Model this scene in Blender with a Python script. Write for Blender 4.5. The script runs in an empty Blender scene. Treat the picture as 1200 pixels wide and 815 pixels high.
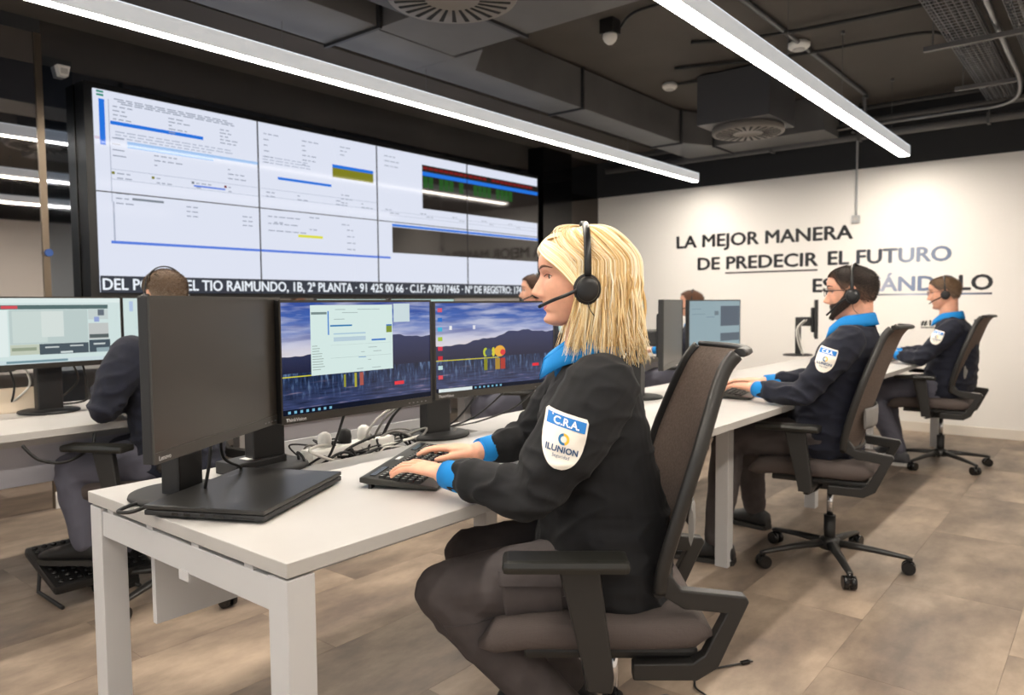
import bpy, bmesh, math, random
import numpy as np
from mathutils import Vector, Matrix, noise
from mathutils.bvhtree import BVHTree
random.seed(7)
S = bpy.context.scene
COL = S.collection
# ------------------------------------------------------------------ camera
def rad(a): return math.radians(a)
_yaw, _pit, _rol = rad(39.246), rad(3.357), rad(-.445)
_F = Vector((math.cos(_yaw)*math.cos(_pit), math.sin(_yaw)*math.cos(_pit), -math.sin(_pit)))
_R0 = Vector((math.sin(_yaw), -math.cos(_yaw), 0)); _U0 = _R0.cross(_F)
_R = _R0*math.cos(_rol)+_U0*math.sin(_rol); _U = _U0*math.cos(_rol)-_R0*math.sin(_rol)
cd = bpy.data.cameras.new('camera'); cam = bpy.data.objects.new('camera', cd); COL.objects.link(cam)
cd.sensor_width = 36; cd.lens = 874/1200*36; cd.clip_start = .05
cam.matrix_world = Matrix(((_R.x,_U.x,-_F.x,0),(_R.y,_U.y,-_F.y,0),(_R.z,_U.z,-_F.z,1.2),(0,0,0,1)))
cd.dof.use_dof = True; cd.dof.focus_distance = 1.85; cd.dof.aperture_fstop = 4.0
S.camera = cam
# ------------------------------------------------------------------ world, exposure
W = bpy.data.worlds.new('world'); S.world = W; W.use_nodes = True
W.node_tree.nodes['Background'].inputs[0].default_value = (.9,.95,1,1)
W.node_tree.nodes['Background'].inputs[1].default_value = 1.2
S.view_settings.view_transform = 'Standard'; S.view_settings.look = 'None'
S.view_settings.gamma = 1; S.view_settings.use_curve_mapping = False
S.view_settings.exposure = 0.0
LAMP = 84.0       # strength of the linear lamps' diffusers
LAMP_COL = (1.0, .905, .79)
# ------------------------------------------------------------------ materials
def lin(c):
    out = []
    for v in c[:3]:
        v = v/255.0
        out.append(v/12.92 if v <= .04045 else ((v+.055)/1.055)**2.4)
    return tuple(out)
MATS = {}
def M(name, c, rough=.5, metal=0., spec=.5, emit=None, es=1., noise=None, bump=None, coat=0., trans=0., attr=None, ior=None, sheen=0., sss=0.):
    if name in MATS: return MATS[name]
    m = bpy.data.materials.new(name); m.use_nodes = True; nt = m.node_tree
    b = nt.nodes['Principled BSDF']; l = lin(c)
    b.inputs['Base Color'].default_value = (*l,1); b.inputs['Roughness'].default_value = rough
    b.inputs['Metallic'].default_value = metal; b.inputs['Specular IOR Level'].default_value = spec
    if ior: b.inputs['IOR'].default_value = ior
    if coat: b.inputs['Coat Weight'].default_value = coat; b.inputs['Coat Roughness'].default_value = .05
    if sheen: b.inputs['Sheen Weight'].default_value = sheen
    if sss:
        b.inputs['Subsurface Weight'].default_value = sss; b.inputs['Subsurface Radius'].default_value = (.012,.005,.003); b.inputs['Subsurface Scale'].default_value = 1.
    if trans: b.inputs['Transmission Weight'].default_value = trans
    if emit: b.inputs['Emission Color'].default_value = (*lin(emit),1); b.inputs['Emission Strength'].default_value = es
    tc = nt.nodes.new('ShaderNodeTexCoord')
    if noise:       # (scale xyz, detail, dark colour, light colour[, contrast lo, hi])
        mp = nt.nodes.new('ShaderNodeMapping'); mp.inputs['Scale'].default_value = noise[0]
        nz = nt.nodes.new('ShaderNodeTexNoise'); nz.inputs['Scale'].default_value = 1; nz.inputs['Detail'].default_value = noise[1]
        cr = nt.nodes.new('ShaderNodeValToRGB')
        lo, hi = (noise[4], noise[5]) if len(noise) > 4 else (.3,.7)
        cr.color_ramp.elements[0].position = lo; cr.color_ramp.elements[1].position = hi
        cr.color_ramp.elements[0].color = (*lin(noise[2]),1); cr.color_ramp.elements[1].color = (*lin(noise[3]),1)
        nt.links.new(tc.outputs['Object'], mp.inputs[0]); nt.links.new(mp.outputs[0], nz.inputs['Vector'])
        nt.links.new(nz.outputs['Fac'], cr.inputs[0]); nt.links.new(cr.outputs[0], b.inputs['Base Color'])
    if attr:
        at = nt.nodes.new('ShaderNodeVertexColor'); at.layer_name = attr
        nt.links.new(at.outputs[0], b.inputs['Base Color'])
    if bump:        # (scale, strength, distance[, 'w' weave])
        bn = nt.nodes.new('ShaderNodeBump'); bn.inputs['Strength'].default_value = bump[1]; bn.inputs['Distance'].default_value = bump[2]
        if len(bump) > 3:
            nz = nt.nodes.new('ShaderNodeTexVoronoi'); nz.inputs['Scale'].default_value = bump[0]; o = nz.outputs['Distance']; nz.inputs['Randomness'].default_value = .15
        else:
            nz = nt.nodes.new('ShaderNodeTexNoise'); nz.inputs['Scale'].default_value = bump[0]; nz.inputs['Detail'].default_value = 4; o = nz.outputs['Fac']
        nt.links.new(tc.outputs['Object'], nz.inputs['Vector']); nt.links.new(o, bn.inputs['Height']); nt.links.new(bn.outputs[0], b.inputs['Normal'])
    MATS[name] = m
    return m
def EM(name, c, es=1., rough=.12, spec=.15):
    """a lit picture element of a screen: emits its colour and mirrors the room a little"""
    return M(name, (8,8,8), rough=rough, spec=spec, emit=c, es=es)
# ------------------------------------------------------------------ mesh helpers
def V(*a): return Vector(a)
class MB:
    def __init__(s): s.v = []; s.f = []; s.m = []; s.sm = []
    def add(s, vs, fs, mi=0, smooth=False):
        o = len(s.v); s.v += [tuple(p) for p in vs]
        for f in fs: s.f.append(tuple(i+o for i in f)); s.m.append(mi); s.sm.append(smooth)
    def box(s, lo, hi, mi=0, bev=0, mat=None):
        (x0,y0,z0),(x1,y1,z1) = lo,hi
        if bev <= 0:
            vs = [(x,y,z) for x in (x0,x1) for y in (y0,y1) for z in (z0,z1)]
            fs = [(0,1,3,2),(4,6,7,5),(0,4,5,1),(2,3,7,6),(0,2,6,4),(1,5,7,3)]
        else:
            b = min(bev, (x1-x0)*.49, (y1-y0)*.49, (z1-z0)*.49)
            bm = bmesh.new(); bmesh.ops.create_cube(bm, size=1)
            for v in bm.verts: v.co = Vector(((x0+x1)/2+v.co.x*(x1-x0), (y0+y1)/2+v.co.y*(y1-y0), (z0+z1)/2+v.co.z*(z1-z0)))
            bmesh.ops.bevel(bm, geom=list(bm.edges), offset=b, segments=2, affect='EDGES', profile=.6)
            bm.verts.index_update(); vs = [v.co.copy() for v in bm.verts]; fs = [tuple(v.index for v in f.verts) for f in bm.faces]; bm.free()
        if mat is not None: vs = [mat @ Vector(p) for p in vs]
        s.add(vs, fs, mi); return s
    def ring_loft(s, rings, mi=0, caps=True, closed=True, smooth=True):
        n = len(rings[0]); vs = [p for r in rings for p in r]; fs = []
        for i in range(len(rings)-1):
            for j in range(n if closed else n-1):
                k = (j+1) % n; fs.append((i*n+j, i*n+k, (i+1)*n+k, (i+1)*n+j))
        s.add(vs, fs, mi, smooth)
        if caps and closed:
            o = len(s.v)-len(vs)
            s.f.append(tuple(o+j for j in reversed(range(n)))); s.m.append(mi); s.sm.append(False)
            s.f.append(tuple(o+(len(rings)-1)*n+j for j in range(n))); s.m.append(mi); s.sm.append(False)
        return s
    def tube(s, pts, r, n=8, mi=0, caps=True, up=None, ry=None, smooth=True):
        """tube along pts; r scalar or list; ry second radius (list or scalar)"""
        pts = [Vector(p) for p in pts]; N = len(pts)
        rs = r if isinstance(r,(list,tuple)) else [r]*N
        r2 = rs if ry is None else (ry if isinstance(ry,(list,tuple)) else [ry]*N)
        rings = []; u = None
        for i,p in enumerate(pts):
            t = (pts[min(i+1,N-1)]-pts[max(i-1,0)]).normalized()
            if u is None:
                a = Vector(up) if up is not None else (Vector((0,0,1)) if abs(t.z) < .9 else Vector((1,0,0)))
                u = (a - t*a.dot(t)).normalized()
            else:
                a = Vector(up) if up is not None else u
                u2 = a - t*a.dot(t); u = u2.normalized() if u2.length > 1e-6 else u
            w = t.cross(u)
            rings.append([p + u*(r2[i]*math.cos(2*math.pi*k/n)) + w*(rs[i]*math.sin(2*math.pi*k/n)) for k in range(n)])
        return s.ring_loft(rings, mi, caps, True, smooth)
    def capsule(s, pts, rs, n=14, mi=0, up=None, ry=None):
        """tapered limb with rounded ends, smooth spline through the points"""
        P, Rr = spline(pts, rs, 5); R2 = spline(pts, ry, 5)[1] if ry is not None else None
        d0 = (P[0]-P[1]).normalized(); d1 = (P[-1]-P[-2]).normalized()
        P2 = []; RR = []; RY = []
        def put(p, r, y): P2.append(p); RR.append(r); RY.append(y)
        y0 = R2[0] if R2 else Rr[0]; y1 = R2[-1] if R2 else Rr[-1]
        for a in (85,60,30): put(P[0]+d0*min(Rr[0],y0)*math.sin(rad(a)), Rr[0]*math.cos(rad(a)), y0*math.cos(rad(a)))
        for i in range(len(P)): put(P[i], Rr[i], R2[i] if R2 else Rr[i])
        for a in (30,60,85): put(P[-1]+d1*min(Rr[-1],y1)*math.sin(rad(a)), Rr[-1]*math.cos(rad(a)), y1*math.cos(rad(a)))
        return s.tube(P2, RR, n, mi, True, up, RY)
    def ellipsoid(s, c, r, mi=0, n=16, m=10, mat=None):
        rings = []
        for i in range(m+1):
            a = math.pi*(i/m)-math.pi/2; a = max(min(a, math.pi/2-.02), -math.pi/2+.02)
            rings.append([Vector((c[0]+r[0]*math.cos(a)*math.cos(2*math.pi*k/n), c[1]+r[1]*math.cos(a)*math.sin(2*math.pi*k/n), c[2]+r[2]*math.sin(a))) for k in range(n)])
        if mat is not None: rings = [[mat @ p for p in q] for q in rings]
        return s.ring_loft(rings, mi)
    def cyl(s, p0, p1, r0, r1=None, n=20, mi=0):
        r1 = r0 if r1 is None else r1
        p0 = Vector(p0); p1 = Vector(p1); t = (p1-p0).normalized()
        a = Vector((0,0,1)) if abs(t.z) < .9 else Vector((1,0,0)); u = (a-t*a.dot(t)).normalized(); w = t.cross(u)
        rings = [[p + (u*math.cos(2*math.pi*k/n) + w*math.sin(2*math.pi*k/n))*r for k in range(n)] for p,r in ((p0,r0),(p1,r1))]
        return s.ring_loft(rings, mi)
    def lathe(s, prof, c=(0,0,0), n=28, mi=0):
        rings = [[Vector((c[0]+r*math.cos(2*math.pi*k/n), c[1]+r*math.sin(2*math.pi*k/n), c[2]+z)) for k in range(n)] for r,z in prof]
        return s.ring_loft(rings, mi)
    def prism(s, poly, d, mi=0, o=(0,0,0), ux=(1,0,0), uy=(0,1,0)):
        """polygon in the plane o,ux,uy extruded along ux x uy by d"""
        o, ux, uy = Vector(o), Vector(ux), Vector(uy); nz = ux.cross(uy).normalized()
        a = [o+ux*p[0]+uy*p[1] for p in poly]; b = [p+nz*d for p in a]; n = len(a)
        fs = [tuple(reversed(range(n))), tuple(range(n,2*n))] + [(i,(i+1)%n,n+(i+1)%n,n+i) for i in range(n)]
        s.add(a+b, fs, mi); return s
    def quad(s, pts, mi=0): s.add(pts, [tuple(range(len(pts)))], mi); return s
    def grid(s, rows, mi=0, smooth=True):
        n = len(rows[0]); vs = [p for r in rows for p in r]
        s.add(vs, [(i*n+j, i*n+j+1, (i+1)*n+j+1, (i+1)*n+j) for i in range(len(rows)-1) for j in range(n-1)], mi, smooth); return s
    def mesh(s, name='mesh', mats=()):
        me = bpy.data.meshes.new(name); me.from_pydata(s.v, [], s.f)
        me.polygons.foreach_set('material_index', s.m); me.polygons.foreach_set('use_smooth', s.sm)
        for m in mats: me.materials.append(m)
        me.update(); return me
    def build(s, name, mats, parent=None, loc=None, bevel=0, rot=None):
        if not isinstance(mats, (list,tuple)): mats = [mats]
        return obj(name, s.mesh(name, mats), parent, loc, rot, bevel)
def obj(name, me, parent=None, loc=None, rot=None, bevel=0):
    o = bpy.data.objects.new(name, me); COL.objects.link(o)
    if parent is not None: o.parent = parent
    if loc is not None: o.location = loc
    if rot is not None: o.rotation_euler = rot
    if bevel:
        b = o.modifiers.new('bevel','BEVEL'); b.width = bevel; b.segments = 2; b.limit_method = 'ANGLE'; b.angle_limit = rad(40)
    return o
def spline(pts, rs, k=5):
    pts = [Vector(p) for p in pts]; N = len(pts)
    if N == 2: return [pts[0].lerp(pts[1], i/k) for i in range(k+1)], [rs[0]+(rs[1]-rs[0])*i/k for i in range(k+1)]
    P = []; R = []
    for i in range(N-1):
        a, b, c, d = pts[max(i-1,0)], pts[i], pts[i+1], pts[min(i+2,N-1)]
        ra, rb, rc, rd = rs[max(i-1,0)], rs[i], rs[i+1], rs[min(i+2,N-1)]
        for j in range(k + (1 if i == N-2 else 0)):
            t = j/k; f = lambda p,q,r,s_: .5*((2*q)+(r-p)*t+(2*p-5*q+4*r-s_)*t*t+(3*q-p-3*r+s_)*t**3)
            P.append(f(a,b,c,d)); R.append(max(f(ra,rb,rc,rd), .0005))
    return P, R
def tag(o, label, cat, group=None, kind=None):
    if label: o['label'] = label
    if cat: o['category'] = cat
    if group: o['group'] = group
    if kind: o['kind'] = kind
    return o
def struct(o, label=None):
    o['kind'] = 'structure'
    if label: o['label'] = label
    return o
def empty(name, loc, rz=0, label=None, cat=None, group=None):
    o = bpy.data.objects.new(name, None); COL.objects.link(o); o.location = loc; o.rotation_euler = (0,0,rz); o.empty_display_size = .1
    if label: tag(o, label, cat, group)
    return o
def copy_tree(o, parent=None):
    c = o.copy(); COL.objects.link(c)
    if parent is not None: c.parent = parent
    for ch in list(o.children): copy_tree(ch, c)
    return c
def text_mesh(txt, size, bold=0., extrude=.0008, align='LEFT', spacing=1., sx=1.):
    cu = bpy.data.curves.new('t','FONT'); cu.body = txt; cu.size = size; cu.offset = bold; cu.extrude = extrude; cu.align_x = align
    cu.space_character = spacing; cu.resolution_u = 3
    o = bpy.data.objects.new('t', cu); COL.objects.link(o)
    dg = bpy.context.evaluated_depsgraph_get(); me = bpy.data.meshes.new_from_object(o.evaluated_get(dg))
    bpy.data.objects.remove(o); bpy.data.curves.remove(cu)
    if sx != 1.:
        for v in me.vertices: v.co.x *= sx
    return me
def plane_matrix(o, ux, uy):
    ux, uy = Vector(ux), Vector(uy); n = ux.cross(uy)
    return Matrix(((ux.x,uy.x,n.x,o[0]),(ux.y,uy.y,n.y,o[1]),(ux.z,uy.z,n.z,o[2]),(0,0,0,1)))
# ------------------------------------------------------------------ common materials
m_white_desk = M('white_desk_laminate', (176,174,171), .38, noise=((6,6,6),2,(173,171,168),(179,177,174)))
m_white_metal = M('white_powder_coat', (190,190,191), .45)
m_black = M('black_plastic', (22,22,23), .45, bump=(400,.08,.001))
m_black_soft = M('black_matte_plastic', (30,30,31), .6)
m_dark_gloss = M('dark_gloss_plastic', (16,16,17), .2)
m_cable = M('black_cable_rubber', (20,20,21), .5)
m_cable_w = M('white_cable_rubber', (215,212,205), .5)
m_cable_g = M('grey_cable_rubber', (120,118,114), .5)
m_chrome = M('chrome', (200,200,202), .15, metal=1)
m_duct = M('grey_painted_sheet_metal', (90,89,89), .5, noise=((3,3,3),3,(85,84,84),(96,95,95)))
m_pipe = M('grey_galvanised_pipe', (96,96,98), .45, metal=.4)
m_silver = M('bright_steel', (120,120,122), .28, metal=1)
m_whitepl = M('white_plastic', (235,233,228), .4)
# ------------------------------------------------------------------ room shell
XW, YW, YR, XR, ZC = 7.635, 4.9, -2.5, -2.2, 3.0
def tile_material():
    m = bpy.data.materials.new('vinyl_stone_tile'); m.use_nodes = True; nt = m.node_tree; b = nt.nodes['Principled BSDF']; N = nt.nodes.new; Lk = nt.links.new
    oi = N('ShaderNodeObjectInfo'); tc = N('ShaderNodeTexCoord'); ad = N('ShaderNodeVectorMath'); ad.operation = 'ADD'
    mu = N('ShaderNodeVectorMath'); mu.operation = 'SCALE'; mu.inputs['Scale'].default_value = 7.; Lk(oi.outputs['Location'],mu.inputs[0])
    Lk(tc.outputs['Object'],ad.inputs[0]); Lk(mu.outputs[0],ad.inputs[1])
    mp = N('ShaderNodeMapping'); mp.inputs['Scale'].default_value = (2.0,3.6,2); Lk(ad.outputs[0],mp.inputs[0])
    n1 = N('ShaderNodeTexNoise'); n1.inputs['Scale'].default_value = 1.; n1.inputs['Detail'].default_value = 8; n1.inputs['Roughness'].default_value = .62; Lk(mp.outputs[0],n1.inputs['Vector'])
    cr = N('ShaderNodeValToRGB'); e = cr.color_ramp.elements; e[0].position = .34; e[0].color = (*lin((102,90,81)),1); e[1].position = .68; e[1].color = (*lin((168,150,132)),1); q = e.new(.5); q.color = (*lin((134,119,105)),1)
    Lk(n1.outputs['Fac'],cr.inputs[0])
    mr = N('ShaderNodeMapRange'); mr.inputs['To Min'].default_value = .86; mr.inputs['To Max'].default_value = 1.08; Lk(oi.outputs['Random'],mr.inputs['Value'])
    hs = N('ShaderNodeHueSaturation'); Lk(mr.outputs[0],hs.inputs['Value']); Lk(cr.outputs[0],hs.inputs['Color']); Lk(hs.outputs[0],b.inputs['Base Color'])
    b.inputs['Roughness'].default_value = .45; b.inputs['Specular IOR Level'].default_value = .4
    n2 = N('ShaderNodeTexNoise'); n2.inputs['Scale'].default_value = 25; n2.inputs['Detail'].default_value = 5; Lk(tc.outputs['Object'],n2.inputs['Vector'])
    bn = N('ShaderNodeBump'); bn.inputs['Strength'].default_value = .12; bn.inputs['Distance'].default_value = .002; Lk(n2.outputs['Fac'],bn.inputs['Height']); Lk(bn.outputs[0],b.inputs['Normal'])
    return m
m_tile = tile_material()
flo = MB().box((XR-.1,YR-.1,-.12),(XW+.1,YW+.4,-.004)).build('floor', M('floor_joint', (112,94,78), .7)); struct(flo, 'brown stone look vinyl tile floor')
tl, tw, gap = .92, .46, .0005
tile_me = MB().box((gap,gap,-.004),(tl-gap,tw-gap,0)).mesh('tile',[m_tile])
tcut = {}
ix = 0
y = YR
row = 0
while y < YW+.3-1e-6:
    x = XR - (.46 if row % 2 else 0)+.1
    while x < XW:
        x0, x1 = max(x,XR), min(x+tl,XW); y1 = min(y+tw, YW+.3)
        if x1-x0 > .03:
            if abs(x1-x0-tl) < 1e-4 and abs(y1-y-tw) < 1e-4: me = tile_me; lo = (x,y,0)
            else:
                k = (round(x1-x0,3), round(y1-y,3)); lo = (x0,y,0)
                if k not in tcut: tcut[k] = MB().box((gap,gap,-.004),(x1-x0-gap,y1-y-gap,0)).mesh('tile',[m_tile])
                me = tcut[k]
            obj('tile', me, flo, lo)
        x += tl
    y += tw; row += 1
m_wall = M('white_wall_paint', (246,243,238), .7, bump=(60,.03,.002))
m_wblack = M('black_wall_paint', (40,41,43), .7)
m_ceil = M('dark_ceiling_paint', (72,67,62), .8, noise=((1.2,1.2,1.2),4,(68,63,58),(79,73,67)))
struct(MB().box((XR,YR-.1,ZC),(XW+.1,YW+.4,ZC+.1)).build('ceiling', m_ceil))
struct(MB().box((XW,YR,0),(XW+.1,YW,2.45)).build('wall_far', m_wall), 'white painted wall with black lettering')
struct(MB().box((XW-.004,YR,2.45),(XW+.1,YW,ZC)).build('trim_1', m_wblack))
struct(MB().box((XW-.012,YR,0),(XW,YW,.085)).build('baseboard_far', M('cream_baseboard',(232,224,212),.5)))
struct(MB().box((XR,YR-.1,0),(XW,YR,2.45)).build('wall_right', m_wall))
struct(MB().box((XR,YR-.1,2.45),(XW,YR+.004,ZC)).build('trim_2', m_wblack))
struct(MB().box((XR-.1,YR,0),(XR,YW,.5)).box((XR-.1,YR,2.3),(XR,YW,2.45)).box((XR-.1,YR,.5),(XR,-2.0,2.3)).box((XR-.1,1.4,.5),(XR,1.7,2.3)).box((XR-.1,4.4,.5),(XR,YW,2.3)).build('wall_rear', m_wall))
for k,(y0,y1) in enumerate(((-2.0,1.4),(1.7,4.4))):       # daylight windows behind the camera
    b = MB(); b.box((XR-.07,y0,.5),(XR-.02,y0+.05,2.3)).box((XR-.07,y1-.05,.5),(XR-.02,y1,2.3)).box((XR-.07,y0,.5),(XR-.02,y1,.55)).box((XR-.07,y0,2.25),(XR-.02,y1,2.3)).box((XR-.07,(y0+y1)/2-.025,.55),(XR-.02,(y0+y1)/2+.025,2.25))
    wn = struct(b.build('window_%d' % (k+2), M('window_frame_white',(220,220,220),.4)))
    pl = bpy.data.lights.new('window_portal','AREA'); pl.shape = 'RECTANGLE'; pl.size = y1-y0; pl.size_y = 1.8; pl.cycles.is_portal = True
    po = bpy.data.objects.new('window_portal', pl); COL.objects.link(po); po.location = (XR-.09,(y0+y1)/2,1.4); po.rotation_euler = (rad(90),0,rad(-90)); po.parent = wn
struct(MB().box((XR-.1,YR,2.45),(XR+.004,YW,ZC)).build('trim_3', m_wblack))
# the wall behind the screens: black glass panels, a mirror panel at its near end
m_bglass = M('black_glass_panel', (10,10,11), .04, spec=1., ior=2.3)
m_mirror = M('tinted_mirror', (188,184,182), .02, metal=1)
struct(MB().box((1.70,YW,0),(XW+.1,YW+.1,ZC)).build('wall_left', m_bglass), 'glossy black glass wall around the screens')
w1 = struct(MB().box((XR,YW,.0),(1.665,YW+.02,2.78)).build('window_1', m_mirror), 'tall tinted mirror glass panel')
struct(MB().box((XR,YW-.002,2.78),(1.70,YW+.1,ZC)).build('trim_4', m_wblack))
MB().box((1.665,YW-.012,0),(1.70,YW+.03,2.78)).build('window_frame', M('bronze_frame',(120,108,94),.3,metal=.8), w1)
MB().cyl((1.69,YW-.012,1.52),(1.69,YW-.03,1.52),.022,n=16).build('window_knob', M('blue_plastic',(40,80,150),.35), w1)
struct(MB().box((1.70,YW-.008,0),(1.86,YW,2.66)).build('trim_5', M('smoked_mirror',(120,126,134),.03,metal=1)))
struct(MB().box((1.672,YW-.02,0),(1.92,YW-.008,.1)).build('baseboard_left', m_whitepl))
struct(MB().box((6.42,YW-.10,0),(6.95,YW,ZC)).build('wall_pillar', M('black_lacquer',(9,9,10),.12)), 'black lacquered pillar beside the video wall')
struct(MB().box((6.95,YW-.01,0),(XW,YW,2.45)).build('trim_6', M('dark_mirror',(96,90,86),.05,metal=1)))
# dropped dark bulkhead above the screens
struct(MB().box((XR,4.0,2.86),(XW,YW,ZC)).build('trim_7', m_ceil))
# ------------------------------------------------------------------ linear lamps
def lamp(y0, y1, zb, h, x0, x1, wires, label):
    e = empty('linear_lamp', ((x0+x1)/2,(y0+y1)/2,zb), 0, label, 'lamp', 'pendant linear lamps'); L = (x1-x0)/2; w = (y1-y0)/2
    b = MB(); t = .004
    b.box((-L,-w,.0),(L,-w+t,h)).box((-L,w-t,.0),(L,w,h)).box((-L,-w,h-t),(L,w,h)).box((-L,-w,.0),(-L+t,w,h)).box((L-t,-w,0),(L,w,h))
    b.build('housing', M('lamp_side_glow',(225,227,230),.4,emit=(226,230,232),es=.42), e)  # faint emission added so the sides look lit by the other lamps
    MB().box((-L+t,-w+t,.001),(L-t,w-t,.012)).build('diffuser', M('lamp_diffuser',(255,250,240),.5,emit=(255,255,255),es=0), e)
    for wx in wires:
        MB().cyl((wx-(x0+x1)/2,0,h),(wx-(x0+x1)/2,0,ZC-zb),.0016,n=6).cyl((wx-(x0+x1)/2,0,ZC-zb-.02),(wx-(x0+x1)/2,0,ZC-zb),.012,n=10).build('wire', m_pipe, e)
    return e
md = M('lamp_diffuser',(255,250,240),.5,emit=(255,255,255),es=0)
_b = md.node_tree.nodes['Principled BSDF']; _b.inputs['Emission Color'].default_value = (*LAMP_COL,1); _b.inputs['Emission Strength'].default_value = LAMP
lamp(3.43,3.50,2.45,.085,-1.7,7.28,[-.5,1.2,2.35,3.4,4.6,5.9,7.0],'long pendant lamp running in front of the video wall')
lamp(1.455,1.54,2.45,.085,-1.7,7.23,[.0,1.6,3.2,4.3,5.35,6.74],'long pendant lamp over the front desks ending at the white wall')
lamp(-.54,-.455,2.45,.085,-1.7,5.0,[-.8,1.6,3.2,4.7],'third pendant lamp, behind the seated woman and out over the aisle')
# ------------------------------------------------------------------ ceiling services
e = empty('air_duct', (2.5,3.37,2.69), 0, 'grey rectangular air duct running along the ceiling above the lamp', 'duct')
def dbox(name, lo, hi, par, o=(2.5,3.37,2.69), m=m_duct, bev=.004):
    return MB().box([lo[i]-o[i] for i in range(3)],[hi[i]-o[i] for i in range(3)],bev=bev).build(name, m, par)
dbox('duct_section',(-1.6,3.13,2.69),(2.71,3.57,2.985),e)
dbox('duct_section',(2.73,3.17,2.69),(3.36,3.55,2.985),e)
b = MB(); b.prism([(3.36-2.5,3.55-3.37),(3.36-2.5,2.95-3.37),(3.62-2.5,3.24-3.37),(4.82-2.5,3.24-3.37),(4.82-2.5,3.53-3.37)],.295,o=(0,0,0)); b.build('duct_section', m_duct, e)
dbox('duct_section',(4.84,3.24,2.69),(6.46,3.53,2.985),e)
b = MB(); b.prism([(6.48-2.5,.16),(6.48-2.5,-.13),(6.80-2.5,-.30),(7.25-2.5,-.30),(7.25-2.5,.16)],.295); b.build('duct_section', m_duct, e)
dbox('duct_section',(6.82,2.05,2.69),(7.25,3.05,2.985),e)
dbox('duct_section',(2.74,2.62,2.69),(3.33,3.16,2.985),e)
dbox('duct_section',(2.74,1.30,2.69),(3.33,2.60,2.985),e)
m_flange = M('duct_flange',(40,40,42),.5)
for lo,hi in (((2.71,3.11,2.675),(2.73,3.59,2.99)),((4.82,3.22,2.675),(4.84,3.55,2.99)),((6.46,3.22,2.675),(6.48,3.55,2.99)),((2.72,2.60,2.675),(3.35,2.62,2.99)),((6.80,3.05,2.675),(7.27,3.07,2.99))):
    dbox('flange',lo,hi,e,m=m_flange,bev=0)
def diffuser(c, z0, R, box, label):
    e = empty('swirl_diffuser', (c[0],c[1],z0), 0, label, 'air vent', 'ceiling swirl diffusers')
    lo, hi = box
    MB().box([lo[0]-c[0],lo[1]-c[1],lo[2]-z0],[hi[0]-c[0],hi[1]-c[1],hi[2]-z0],bev=.004).build('plenum_box', M('duct_dark',(66,66,69),.5), e)
    mf = M('diffuser_face',(118,112,106),.5)
    MB().lathe([(R*.98,lo[2]-z0),(R,.03),(R,.006),(R*.985,0),(R*.30,0),(R*.28,.004),(.01,.004)],n=48).build('face', mf, e)
    sl = M('diffuser_slot',(12,12,12),.8)
    slot = MB()
    slot.prism([(R*.42,-.006),(R*.90,-.011),(R*.90,.011),(R*.42,.006)],-.003,o=(0,0,.0005)); me = slot.mesh('slot',[sl])
    for k in range(26):
        a = 2*math.pi*k/26
        o = obj('slot', me, e, (0,0,0), (0,0,a))
    return e
diffuser((2.56,2.43),2.60,.30,((2.22,2.10,2.66),(2.735,2.85,2.985)),'round swirl air diffuser on the duct, cut by the top of the picture')
diffuser((5.92,2.37),2.55,.28,((5.60,2.08,2.60),(6.16,2.66,2.985)),'round swirl air diffuser under a dark box near the white wall')
# sensors and detectors
e = empty('motion_sensor',(4.17,2.58,ZC),0,'white domed motion sensor on a black ceiling box','sensor')
MB().box((-.05,-.05,-.09),(.05,.05,0),bev=.006).build('junction_box',m_black,e)
MB().lathe([(.044,-.09),(.046,-.10),(.046,-.115),(.036,-.135),(.02,-.15),(.004,-.155)]).build('dome',m_whitepl,e)
def smoke(x, y, label, r=.055):
    e = empty('smoke_detector',(x,y,ZC),0,label,'detector','ceiling smoke detectors')
    MB().lathe([(r*.75,0),(r*.75,-.012),(r,-.014),(r,-.035),(r*.8,-.05),(r*.3,-.055),(.002,-.055)]).build('body',m_whitepl,e)
    MB().lathe([(r*.55,-.053),(r*.55,-.060),(r*.45,-.062),(.002,-.062)]).build('chamber',M('grey_plastic',(190,188,184),.5),e)
smoke(5.66,2.93,'white smoke detector by the bend of the air duct',.06)
smoke(5.36,1.79,'white smoke detector on a conduit beside the front pendant lamp',.075)
# conduits on the ceiling
def pipe(name, pts, r, m, label, cat='pipe', n=8, clips=()):
    o = MB().tube(spline(pts,[r]*len(pts),6)[0] if len(pts) > 2 else pts, r, n).build(name, m)
    tag(o, label, cat); return o
m_cond = M('dark_conduit',(44,44,46),.5)
pipe('conduit',[(3.2,1.79,2.975),(6.7,1.765,2.975),(6.95,1.765,2.93),(7.0,1.765,2.75),(7.0,1.765,2.70)],.016,m_pipe,'grey conduit running straight along the ceiling past the front lamp','pipe')
pipe('cable',[(4.85,2.35,2.985),(5.0,1.95,2.97),(5.06,1.4,2.96),(5.12,.95,2.97)],.013,m_cable,'thick black cable crossing the ceiling to the nearer end of the cable tray','cable')
pipe('cable',[(5.3,2.7,2.985),(5.52,1.95,2.97),(5.56,1.4,2.96),(5.62,1.0,2.95),(5.75,.86,2.86)],.012,m_cable,'black cable crossing the ceiling from the diffuser box to the cable tray','cable')
pipe('cable',[(4.2,2.52,2.95),(4.1,2.35,2.975),(4.12,2.0,2.985),(4.1,1.6,2.985)],.01,m_cable,'short black cable leaving the motion sensor','cable')
pipe('cable',[(5.68,2.90,2.985),(5.72,2.6,2.985),(5.6,2.2,2.99)],.01,m_cable,'short black cable between smoke detector and diffuser box','cable')
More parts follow.
